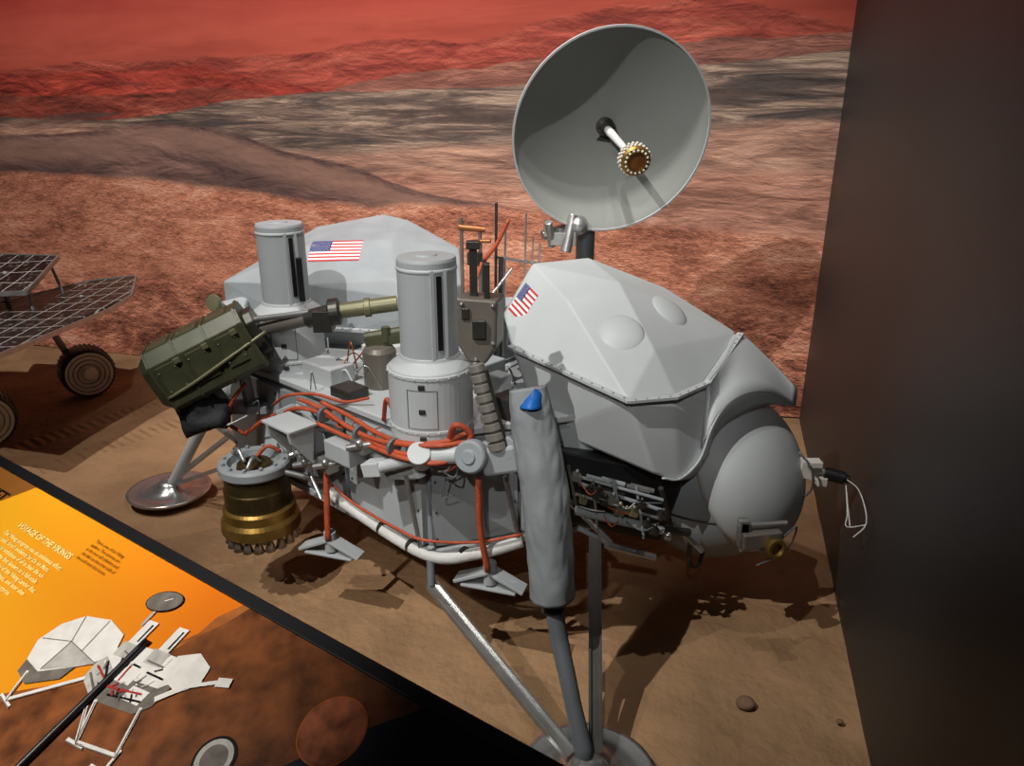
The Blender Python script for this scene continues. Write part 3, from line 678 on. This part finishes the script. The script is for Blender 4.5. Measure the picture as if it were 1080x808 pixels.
# ----- hoses
def hose(pts,r,m='orange',name='hose',**k): return mk(name,*sweep(pts,r,10,n=8),M[m],lander,smooth=True,**k)
base=[(-.93,2.45,.56),(-.85,2.42,.63),(-.766,2.36,.69),(-.68,2.27,.745),(-.6,2.21,.745),(-.50,2.12,.735),(-.40,2.02,.735),(-.30,1.915,.755),(-.20,1.88,.765),(-.13,1.90,.775)]
for k,(dx,dy,dz) in enumerate(((0,0,0),(.006,-.008,.018),(-.005,-.012,-.018),(.01,.004,.030))):
    st=(0,3,4,4)[k]
    hose([V(p)+V((dx,dy,dz))+V((0,.006*math.sin(i*1.7+k*2),.007*math.cos(i*1.3+k*2.2))) for i,p in enumerate(base)][st:],.0072,label='orange braided hose')
for p in ((-.58,2.19,.745),(-.45,2.07,.735),(-.33,1.94,.752)): mk('cable_tie',*lathe([(.024,-.006),(.026,0),(.024,.006)],V(p)+V((.003,-.003,.006)),(.75,-.66,0),16),M['dgrey'],lander)
hose([(-.587,2.2,.60),(-.59,2.17,.46),(-.592,2.15,.33)],.010);hose([(-.093,1.9,.68),(-.09,1.9,.52),(-.07,1.9,.38)],.009)
hose([(-.58,2.21,.50),(-.5,2.14,.47),(-.35,2.0,.465),(-.25,1.92,.47),(-.1,1.91,.47),(.03,1.92,.49)],.0045)
hose([(-.17,1.9,.79),(-.15,1.87,.85),(-.11,1.88,.82),(-.13,1.88,.765)],.009)
hose([(-.38,2.1,.77),(-.36,2.06,.85),(-.33,2.04,.80),(-.28,1.97,.78)],.007)
hose([(-.09,2.5,1.17),(-.05,2.5,1.22),(-.01,2.5,1.30)],.007);hose([(-.10,2.5,1.16),(-.12,2.45,1.08),(-.13,2.4,.9)],.005)
hose([(-.93,2.45,.57),(-.98,2.44,.62),(-.95,2.43,.70),(-.9,2.44,.76)],.007)
hose([(-.80,2.40,.70),(-.72,2.30,.77),(-.62,2.26,.79),(-.52,2.22,.78),(-.44,2.2,.80)],.005)
random.seed(11)
for i in range(30):
    t=random.random();p=V((-.95,2.46,.62)).lerp(V((-.12,1.92,.72)),t)+V((random.uniform(-.02,.02),random.uniform(-.04,.0),random.uniform(-.05,.05)))
    q=p+V((random.uniform(-.07,.07),random.uniform(-.03,.02),random.uniform(-.05,.05)));r3=(p+q)/2+V((random.uniform(-.03,.03),-.02,random.uniform(-.03,.04)))
    hose([p,r3,q],random.choice((.0018,.0025,.003)),random.choice(('orange','steel','dgrey','orange','lgrey')),'cable')
for i in range(26):
    p=C0+V((random.uniform(-.5,.3),random.uniform(-.55,-.1),ZT+.02));q=p+V((random.uniform(-.16,.16),random.uniform(-.1,.1),0))
    hose([p,(p+q)/2+V((0,0,random.uniform(.02,.09))),q],random.choice((.002,.003,.004)),random.choice(('orange','steel','dgrey','lgrey','copper')),'cable')

# ----- equipment under the right cover
und=empty('valve_rack',(.35,2.15,.45),lander)
mk('rack_tray',*box((.3,2.2,.50),.42,.16,.24,(.9,.1,-.25)),M['black'],und,bevel=.01)
bars=[((.19,2.04,.50),(.46,2.05,.425),.014),((.284,2.0,.405),(.44,2.05,.328),.012),((.17,2.08,.63),(.2,2.05,.48),.006),((.30,2.04,.60),(.33,2.03,.46),.006),
 ((.44,2.03,.58),(.50,2.1,.40),.008),((.2,2.06,.58),(.45,2.04,.50),.006),((.12,2.1,.56),(.3,2.02,.40),.010),((.2,2.04,.44),(.36,2.02,.36),.008),((.50,2.1,.42),(.60,2.1,.32),.01),((.45,2.05,.43),(.55,2.08,.40),.012),
 ((.19,2.05,.61),(.45,2.03,.54),.005),((.19,2.05,.55),(.45,2.03,.475),.005),((.24,2.04,.60),(.26,2.03,.43),.004),((.37,2.04,.58),(.40,2.03,.41),.004)]
for i in range(8):
    a=V((random.uniform(.16,.42),2.05,random.uniform(.44,.62)));bars.append((a,a+V((.07,-.004,-.018)),random.uniform(.004,.008)))
for a,b,r_ in bars: mk('rack_tube',*cyl(a,b,r_,seg=12),M[random.choice(('steel','dsteel','mgrey'))],und)
for i in range(14):
    g=G();t=i/13;c=V((.19,2.04,.61)).lerp(V((.47,2.03,.46)),t)+V((0,-.01,random.uniform(-.07,.03)));q=random.uniform(.6,1.1)
    g.add(*box(c,.028*q,.03*q,.022*q,(.9,.1,-.3)));g.add(*cyl(c,c+V((.0,-.02,.03))*q,.006,seg=8));g.add(*sphere(c+V((0,-.02,.03))*q,.008*q,seg=8,rings=6))
    g.out('rack_valve',M[random.choice(('steel','olive2','dsteel'))],und,bevel=.002)
def uhose(p,r_,m,name='cable'): mk(name,*sweep(p,r_,8,n=6),M[m],und,smooth=True)
for i in range(9):
    p=V((random.uniform(.17,.40),2.03,random.uniform(.46,.60)));q=p+V((random.uniform(.04,.10),-.005,random.uniform(-.04,.0)))
    uhose([p,(p+q)/2+V((0,-.02,random.uniform(-.02,.02))),q],.0022,random.choice(('orange','dgrey','lgrey','orange')))
mk('hook',*sweep([(.56,2.1,.35),(.562,2.1,.29),(.575,2.1,.262),(.60,2.12,.26),(.612,2.13,.30)],.007,8),M['dsteel'],und,smooth=True)
thr=empty('attitude_thruster',(.77,2.03,.40),lander)
g=G();g.add(*box((.76,2.05,.40),.12,.05,.05,(.95,.1,.05)));g.add(*box((.71,2.06,.41),.03,.04,.09));g.out('thruster_block',M['taupe'],thr,bevel=.004)
g=G();g.add(*lathe([(.02,0),(.024,.02),(.03,.03),(.03,.045),(.02,.045),(.015,.03)],(.785,2.03,.39),(.2,-.9,.1),20));g.out('thruster_nozzle',M['gold'],thr)
mk('thruster_tube',*cyl((.69,2.05,.44),(.84,2.06,.445),.008),M['steel'],thr)
mk('thruster_bracket',*box((.80,2.06,.365),.08,.03,.02,(1,.1,.3)),M['lgrey'],thr,bevel=.003)
mk('thruster_bracket',*prism([(.69,2.04,.46),(.72,2.04,.46),(.73,2.04,.37),(.70,2.04,.35)],(0,.02,0)),M['steel'],thr,bevel=.003)
uhose([(.83,2.05,.40),(.88,2.08,.42),(.87,2.08,.36),(.83,2.06,.33),(.76,2.05,.30)],.003,'dgrey')
uhose([(.92,2.24,.60),(.96,2.22,.55),(.98,2.24,.47),(.96,2.26,.42)],.004,'dgrey')
met=empty('weather_boom',(.95,2.35,.5),lander)
g=G();g.add(*box((.985,2.30,.51),.06,.04,.06,(1,-.1,-.15)));g.add(*box((.99,2.27,.545),.04,.04,.02));g.add(*cyl((.94,2.32,.51),(1.05,2.28,.50),.012));g.add(*box((1.02,2.28,.48),.03,.05,.03));g.out('boom_bracket',M['wring'],met,bevel=.003)
g=G();g.add(*cyl((1.03,2.28,.505),(1.09,2.26,.495),.022));g.add(*cyl((1.09,2.26,.495),(1.105,2.255,.493),.014));g.out('sensor_barrel',M['black'],met,bevel=.002)
for p in ([(1.08,2.22,.51),(1.06,2.1,.54),(1.04,2.0,.53),(1.035,1.97,.49),(1.0,1.96,.455)],[(1.08,2.22,.49),(1.04,2.1,.455),(1.01,2.03,.45),(1.035,1.97,.49)],[(1.07,2.2,.50),(1.05,2.12,.46),(1.03,2.05,.44)]):
    mk('sensor_wire',*sweep(p,.002,6,n=8),M['white'],met,smooth=True)

# ---------------------------------------------------------------- rover
def solar():
    m=bpy.data.materials.new('solar_cells');m.use_nodes=True;nt=m.node_tree;b=nt.nodes['Principled BSDF'];b.inputs['Roughness'].default_value=.3
    tc=nt.nodes.new('ShaderNodeTexCoord');br=nt.nodes.new('ShaderNodeTexBrick');br.offset=.0
    br.inputs['Color1'].default_value=lin((10,10,12));br.inputs['Color2'].default_value=lin((26,25,26));br.inputs['Mortar'].default_value=lin((170,168,160))
    br.inputs['Scale'].default_value=1;br.inputs['Mortar Size'].default_value=.0030;br.inputs['Brick Width'].default_value=.10;br.inputs['Row Height'].default_value=.14
    nt.links.new(tc.outputs['Object'],br.inputs['Vector'])
    no=nt.nodes.new('ShaderNodeTexNoise');no.inputs['Scale'].default_value=38;no.inputs['Detail'].default_value=3;nt.links.new(tc.outputs['Object'],no.inputs['Vector'])
    r=nt.nodes.new('ShaderNodeValToRGB');r.color_ramp.elements[0].position=.56;r.color_ramp.elements[0].color=(0,0,0,1);r.color_ramp.elements[1].position=.66;r.color_ramp.elements[1].color=(.7,.7,.7,1);nt.links.new(no.outputs['Fac'],r.inputs[0])
    mx=nt.nodes.new('ShaderNodeMix');mx.data_type='RGBA';nt.links.new(r.outputs[0],mx.inputs[0]);nt.links.new(br.outputs['Color'],mx.inputs[6]);mx.inputs[7].default_value=lin((104,100,94))
    nt.links.new(mx.outputs[2],b.inputs['Base Color']);return m
M['solar']=solar()
rov=empty('planetary_rover',(-2.7,4.0,0),label='small six-wheeled rover with dark solar panels on sand',cat='rover')
def spanel(p,t=.02):
    vs,fs=prism([V(q) for q in p],(0,0,-t));mk('solar_panel',vs,fs,M['solar'],rov)
    g=G();pp=[V(q) for q in p]+[V(p[0])]
    for a,b in zip(pp[:-1],pp[1:]): g.add(*box((a+b)/2+V((0,0,-.008)),(b-a).length,.010,.024,b-a))
    g.out('panel_frame',M['steel'],rov)
spanel([(-2.73,3.99,.655),(-2.5,4.48,.665),(-2.23,4.5,.69),(-2.05,4.05,.68),(-2.08,3.85,.655),(-2.22,3.15,.63),(-2.75,3.3,.63)])
spanel([(-3.1,4.35,.85),(-2.9,4.33,.85),(-2.52,4.25,.855),(-2.45,3.8,.76),(-2.9,3.75,.75)])
def wheel(c,axis):
    e=empty('rover_wheel',c,rov);R_=.148
    mk('tyre',*lathe([(.11,-.085),(.135,-.085),(R_-.004,-.07),(R_,0),(R_-.004,.07),(.138,.085),(.12,.085),(.11,-.085)],c,axis,40),M['black'],e,smooth=True)
    n_=V(axis).normalized();x,y,_=basis(n_);g=G()
    for k in range(36):
        a=2*math.pi*k/36;g.add(*box(V(c)+(x*math.cos(a)+y*math.sin(a))*(R_),.14,.004,.006,n_,x*math.cos(a)+y*math.sin(a)))
    g.out('tread',M['black'],e)
    mk('hub',*lathe([(.128,.07),(.128,.090),(.05,.082),(.03,.096),(.0001,.098)],c,n_,32),M['wring'],e)
    for r_ in (.11,.085,.06):
        pts=[V(c)+n_*.089+(x*math.cos(2*math.pi*k/32)+y*math.sin(2*math.pi*k/32))*r_ for k in range(33)]
        mk('hub_ring',*sweep(pts,.0035,6,sm=False),M['seg'],e,smooth=True)
wheel((-2.55,4.35,.148),(.62,-.78,0));wheel((-2.70,3.62,.148),(.62,-.78,0))
g=G()
for a,b,r_ in (((-2.66,4.42,.16),(-2.68,4.3,.42),.02),((-2.68,4.3,.42),(-2.75,3.9,.45),.022),((-2.75,3.9,.45),(-2.80,3.68,.17),.02),((-2.66,4.42,.17),(-2.58,4.36,.16),.02)):
    g.add(*cyl(a,b,r_,seg=12))
g.out('suspension_arm',M['mgrey'],rov)
mk('rover_chassis',*hull([(-3.3,3.7,.4),(-2.8,3.7,.4),(-2.75,4.25,.4),(-3.3,4.3,.4),(-3.35,3.6,.62),(-2.75,3.6,.62),(-2.7,4.35,.62),(-3.35,4.4,.62)]),M['mgrey'],rov,bevel=.01)
for a,b,r_ in (((-2.7,4.0,.62),(-2.7,4.05,.81),.012),((-2.5,4.2,.64),(-2.55,4.2,.84),.008),((-2.47,3.85,.63),(-2.5,3.9,.77),.008),((-2.66,4.3,.42),(-2.45,4.35,.66),.012),((-2.75,3.9,.45),(-2.3,3.7,.64),.010),((-2.6,4.35,.45),(-2.35,4.1,.66),.01)):
    mk('panel_strut',*cyl(a,b,r_,seg=12),M['mgrey'],rov)

# ---------------------------------------------------------------- rocks
rockm=mat('rock',(120,92,70),.9,var=.25,scale=20,bump=.5)
def rock(x_,y_,r_):
    vs,fs=sphere((0,0,0),r_,1.2,1,.7,seg=14,rings=9);vs=[v*(1+.35*noise.noise(v*18+V((x_*9,y_*7,0)))) for v in vs]
    vs=[v+V((x_,y_,r_*.2)) for v in vs]
    o=mk('rock',vs,fs,rockm,smooth=True);o['label']='small tan rock lying on the sand';o['category']='rock';o['group']='rocks on the sand'
for x_,y_,r_ in ((.68,1.79,.022),(.93,1.72,.010),(-1.75,3.9,.02),(-1.95,4.4,.025)):
    rock(x_,y_,r_)

# ---------------------------------------------------------------- information panel
A=V((-1.26,1.70,.8));xd=V((.8155,-.579,0)).normalized();vd=V((-.544,-.766,-.342)).normalized();nn=xd.cross(-vd).normalized()
def L_(s,w,h=0): return A+xd*s+vd*w+nn*h
pan=empty('information_panel',(A.x,A.y,0),label='slanted museum reading rail with orange graphic and yellow text',cat='sign')
def pm(name,col,var=.12,scale=6): return mat(name,col,.4,var=var,scale=scale,spec=.3)
Mo=pm('print_orange',(240,150,20),var=.12,scale=2);Mb=pm('print_brown',(120,68,34),var=.6,scale=22);Mn=pm('print_navy',(24,28,42));Mdb=pm('print_dark_brown',(142,88,36),var=.2)
nt=Mo.node_tree;bs=nt.nodes['Principled BSDF'];geo=nt.nodes.new('ShaderNodeNewGeometry');s_=nt.nodes.new('ShaderNodeVectorMath');s_.operation='SUBTRACT';s_.inputs[1].default_value=L_(.0,.3)
nt.links.new(geo.outputs['Position'],s_.inputs[0]);d_=nt.nodes.new('ShaderNodeVectorMath');d_.operation='DOT_PRODUCT';d_.inputs[1].default_value=(xd-vd*.8)*.9;nt.links.new(s_.outputs[0],d_.inputs[0])
rp=nt.nodes.new('ShaderNodeValToRGB');rp.color_ramp.elements[0].position=.25;rp.color_ramp.elements[0].color=lin((250,180,34));rp.color_ramp.elements[1].position=1;rp.color_ramp.elements[1].color=lin((228,118,14));nt.links.new(d_.outputs['Value'],rp.inputs[0]);nt.links.new(rp.outputs[0],bs.inputs['Base Color'])
Mt=pm('print_yellow',(255,244,150),var=.01);Mw=pm('print_white',(236,232,224),var=.1,scale=40);Mk=pm('print_black',(14,12,12));Mg=pm('print_grey',(120,112,104),var=.3,scale=40);Mr=pm('print_red',(170,50,40),var=.1);Mc=pm('print_caption',(110,62,10),var=.02)
Mm=pm('print_planet',(170,96,62),var=.7,scale=30);Mlg=pm('print_pale_grey',(190,186,178),var=.2,scale=50);Mb2=pm('print_hill',(166,96,44),var=.4,scale=20)
vs,fs=prism([L_(-.8,-.03,-.002),L_(2.2,-.03,-.002),L_(2.2,.7,-.002),L_(-.8,.7,-.002)],-nn*.03);mk('panel_board',vs,fs,M['black'],pan)
vs,fs=prism([L_(-.8,-.035,.004),L_(2.2,-.035,.004),L_(2.2,-.010,.004),L_(-.8,-.010,.004)],-nn*.05);mk('panel_edge',vs,fs,M['black'],pan,bevel=.003)
b0=[L_(-.7,.0),L_(2.1,.0),L_(2.1,.55),L_(-.7,.55)];mk('panel_plinth',*hull([V((p.x,p.y,0)) for p in b0]+[V((p.x,p.y,p.z-.035)) for p in b0]),M['black'],pan)
mk('graphic_sky',[L_(-.8,-.01),L_(-.8,.7),L_(2.2,.7),L_(2.2,-.01)],[(0,1,2,3)],Mo,pan)
random.seed(5)
hz=[(.965,-.01),(.95,.03),(.925,.07),(.90,.12),(.86,.17),(.82,.22),(.76,.27),(.69,.33),(.62,.42),(.5,.55),(.4,.7)]
mk('graphic_hills',[L_(s-.018-.012*math.sin(i*2.1),w,.0004) for i,(s,w) in enumerate(hz)]+[L_(2.2,.7,.0004),L_(2.2,-.01,.0004)],[tuple(range(len(hz)+2))],Mb2,pan)
mk('graphic_ground',[L_(s,w,.0008) for s,w in hz]+[L_(2.2,.7,.0008),L_(2.2,-.01,.0008)],[tuple(range(len(hz)+2))],Mb,pan)
mk('graphic_band',[L_(1.38,-.01,.0016),L_(1.30,.08,.0016),L_(1.246,.158,.0016),L_(1.0,.7,.0016),L_(2.2,.7,.0016),L_(2.2,-.01,.0016)],[tuple(range(6))],Mn,pan)
mk('graphic_corner',[L_(-.8,-.01,.0008),L_(-.8,.135,.0008),L_(.08,.098,.0008),L_(.125,.055,.0008),L_(.17,-.01,.0008)],[(0,1,2,3,4)],Mdb,pan)
def disc(s,w,r,m,h,name):
    pts=[L_(s+r*math.cos(2*math.pi*i/48),w-r*math.sin(2*math.pi*i/48),h) for i in range(48)]
    return mk(name,pts,[tuple(range(48))],m,pan)
disc(1.274,.085,.055,Mo,.0022,'graphic_ring');disc(1.274,.085,.0535,Mm,.003,'graphic_photo');disc(1.138,.205,.036,Mk,.0022,'graphic_ring');disc(1.138,.205,.031,Mlg,.003,'graphic_photo');disc(1.138,.205,.022,Mg,.0036,'graphic_photo')
g=G()
def poly(pts,mi,h=.0030): g.add([L_(s,w,h) for s,w in pts],[tuple(range(len(pts)))],mi)
def bar(a,b,t,mi,h=.0034):
    a,b=V((a[0],a[1],0)),V((b[0],b[1],0));d=(b-a).normalized();q=V((-d.y,d.x,0))*t/2
    poly([(a+q)[:2],(b+q)[:2],(b-q)[:2],(a-q)[:2]],mi,h)
poly([(.630,.225),(.640,.182),(.672,.148),(.73,.130),(.785,.138),(.805,.170),(.785,.20),(.76,.222),(.70,.262),(.652,.258)],0)
poly([(.70,.195),(.79,.20),(.76,.222),(.70,.258)],4,.0031)
poly([(.652,.258),(.70,.262),(.76,.222),(.755,.25),(.70,.288),(.66,.280)],1,.0032)
for a,b in (((.672,.148),(.70,.195)),((.70,.195),(.70,.256)),((.70,.195),(.79,.20)),((.636,.218),(.70,.195)),((.73,.132),(.74,.197))): bar(a,b,.0016,1,.0038)
poly([(.785,.175),(.82,.140),(.925,.120),(.965,.150),(.945,.175),(.845,.195)],0,.0028)
poly([(.785,.175),(.845,.195),(.85,.245),(.795,.228)],4,.0029)
poly([(.845,.195),(.945,.175),(.965,.150),(.965,.200),(.945,.225),(.85,.245)],1,.0027)
for s,w_ in ((.90,.140),(.87,.185),(.92,.20)): poly([(s-.02,w_-.008),(s+.02,w_-.014),(s+.02,w_+.012),(s-.02,w_+.018)],0,.0036)
poly([(.925,.118),(.96,.095),(1.0,.105),(1.01,.135),(.985,.165),(.95,.16)],0,.0037)
for s,w_ in ((.875,.078),(.805,.095)):
    poly([(s,w_),(s+.024,w_-.004),(s+.028,w_+.05),(s+.004,w_+.054)],0,.0038);bar((s+.018,w_+.004),(s+.021,w_+.04),.004,3,.0042);poly([(s-.004,w_+.05),(s+.034,w_+.044),(s+.038,w_+.072),(s,w_+.078)],4,.0040)
for a,b,c_i in (((.80,.20),(.86,.215),2),((.86,.215),(.93,.195),2),((.83,.17),(.88,.165),3),((.88,.15),(.92,.145),1),((.81,.185),(.84,.21),3),((.87,.225),(.94,.205),3),((.86,.17),(.865,.20),2),((.90,.165),(.94,.16),3),((.80,.215),(.84,.232),1)): bar(a,b,.0035,c_i,.0045)
for i in range(34):
    s=.80+.13*random.random();w_=.155+.07*random.random();bar((s,w_),(s+random.uniform(-.012,.012),w_+random.uniform(-.012,.012)),random.uniform(.0015,.004),random.choice((0,1,4,2,3)),.0046+i*.00001)
bar((.80,.11),(.795,.065),.006,4);bar((.96,.19),(.99,.150),.010,0,.0048);bar((.99,.150),(1.04,.115),.007,0,.0048);bar((1.035,.118),(1.06,.108),.016,0,.0049)
for a,b in (((.84,.24),(.90,.30)),((.90,.30),(.985,.28)),((.95,.21),(.985,.28)),((.985,.27),(.99,.31)),((.68,.27),(.70,.32)),((.80,.225),(.70,.32)),((.68,.32),(.72,.325)),((.96,.31),(1.01,.305)),((.86,.24),(.90,.30)),((.88,.305),(.92,.30))):
    bar(a,b,.006,0);bar(V((*a,0))+V((.003,.003,0)),V((*b,0))+V((.003,.003,0)),.002,1,.0038)
n=28;poly([(.795+.038*math.cos(-2*math.pi*i/n),.055+.024*math.sin(-2*math.pi*i/n)-.01*math.cos(2*math.pi*i/n)) for i in range(n)],3,.0036)
poly([(.795+.036*math.cos(-2*math.pi*i/n),.055+.022*math.sin(-2*math.pi*i/n)-.01*math.cos(2*math.pi*i/n)) for i in range(n)],1,.004)
bar((.795,.055),(.807,.043),.002,0,.0045)
g.out('lander_illustration',[Mw,Mg,Mr,Mk,Mlg],pan,label='printed picture of a white lander')
mk('black_rod',*sweep([L_(.845,.125,.008),L_(.85,.25,.008),L_(.855,.40,.008)],.006,10),M['black'],pan,smooth=True)
def text(body,s,w,size,m,name='lettering',ls=1.0,al='LEFT',bold=.015):
    cu=bpy.data.curves.new(name,'FONT');cu.body=body;cu.size=size;cu.space_line=ls;cu.resolution_u=2;cu.offset=size*bold;cu.align_x=al
    o=bpy.data.objects.new(name,cu);COL.objects.link(o)
    dg=bpy.context.evaluated_depsgraph_get();me=bpy.data.meshes.new_from_object(o.evaluated_get(dg));bpy.data.objects.remove(o)
    me.materials.clear();me.materials.append(m)
    t=bpy.data.objects.new(name,me);COL.objects.link(t)
    mt=Matrix((xd,-vd,nn)).transposed().to_4x4();mt.translation=L_(s,w,.0025)
    me.transform(mt);c=sum((v.co for v in me.vertices),V((0,0,0)))/max(1,len(me.vertices))
    me.transform(Matrix.Translation(-c));t.location=c;setp(t,pan);return t
text('PLANET',.130,.062,.042,Mk,al='RIGHT')
text('VOYAGE OF THE VIKINGS',.262,.084,.0195,Mt,bold=.02)
text('The Viking program was an ambitious effort\nto seek direct evidence for life on Mars.\nThe most ambitious of all in their life sci-\nence were the first landers to a full-scale\nreplica. This model of the Viking Lander that\nmay look as it did on Mars, and later sites\nmay have it again, or never surprise.\n\nThe two Viking Landers\nused their own battery to land\nand a robotic arm to scoop\nup soil. The science done\nrevealed signs of Mars.',.250,.110,.0140,Mt,ls=1.05)
text('This is one of the Viking\nlanders. The cameras are\nin the two tall cylinders and\nthe dish on the other side of\nthe craft sent data home.',.50,.028,.0108,Mc,ls=1.05,bold=0)

# ---------------------------------------------------------------- lights
def spot(loc,tgt,e,size,col=(1,.95,.88),blend=.6,r=.02):
    l=bpy.data.lights.new('spot_lamp','SPOT');l.energy=e;l.spot_size=math.radians(size);l.spot_blend=blend;l.color=col;l.shadow_soft_size=r
    o=bpy.data.objects.new('spot_lamp',l);COL.objects.link(o);o.location=loc;o.rotation_euler=(V(tgt)-V(loc)).to_track_quat('-Z','Y').to_euler()
spot((-1.74,.37,4.0),(.25,2.8,.9),480,50,(1,.98,.94),.6,.015)
spot((-.35,-1.3,3.0),(.05,2.35,.95),190,25,(1,.98,.94),.8)
spot((.0,1.9,4.1),(-.1,2.7,.7),95,56,(1,.97,.92),.8,.012)
spot((.75,.3,3.6),(.6,2.5,.9),80,28,(1,.97,.93),.8)
spot((-2.6,2.2,4.0),(-2.2,5.0,1.2),480,100,(1,.95,.91),1)
spot((-.4,1.9,4.2),(.2,4.4,1.1),500,74,(1,.96,.92),1,.05)
spot((-2.0,1.6,3.3),(-2.4,3.9,.1),170,56,(1,.95,.88),.8)
spot((-1.5,.3,2.7),(-1.0,1.25,.7),210,46,(1,.96,.9),.9)
w=bpy.data.worlds.new('world');S.world=w;w.use_nodes=True;w.node_tree.nodes['Background'].inputs[0].default_value=(.8,.85,1,1);w.node_tree.nodes['Background'].inputs[1].default_value=.022
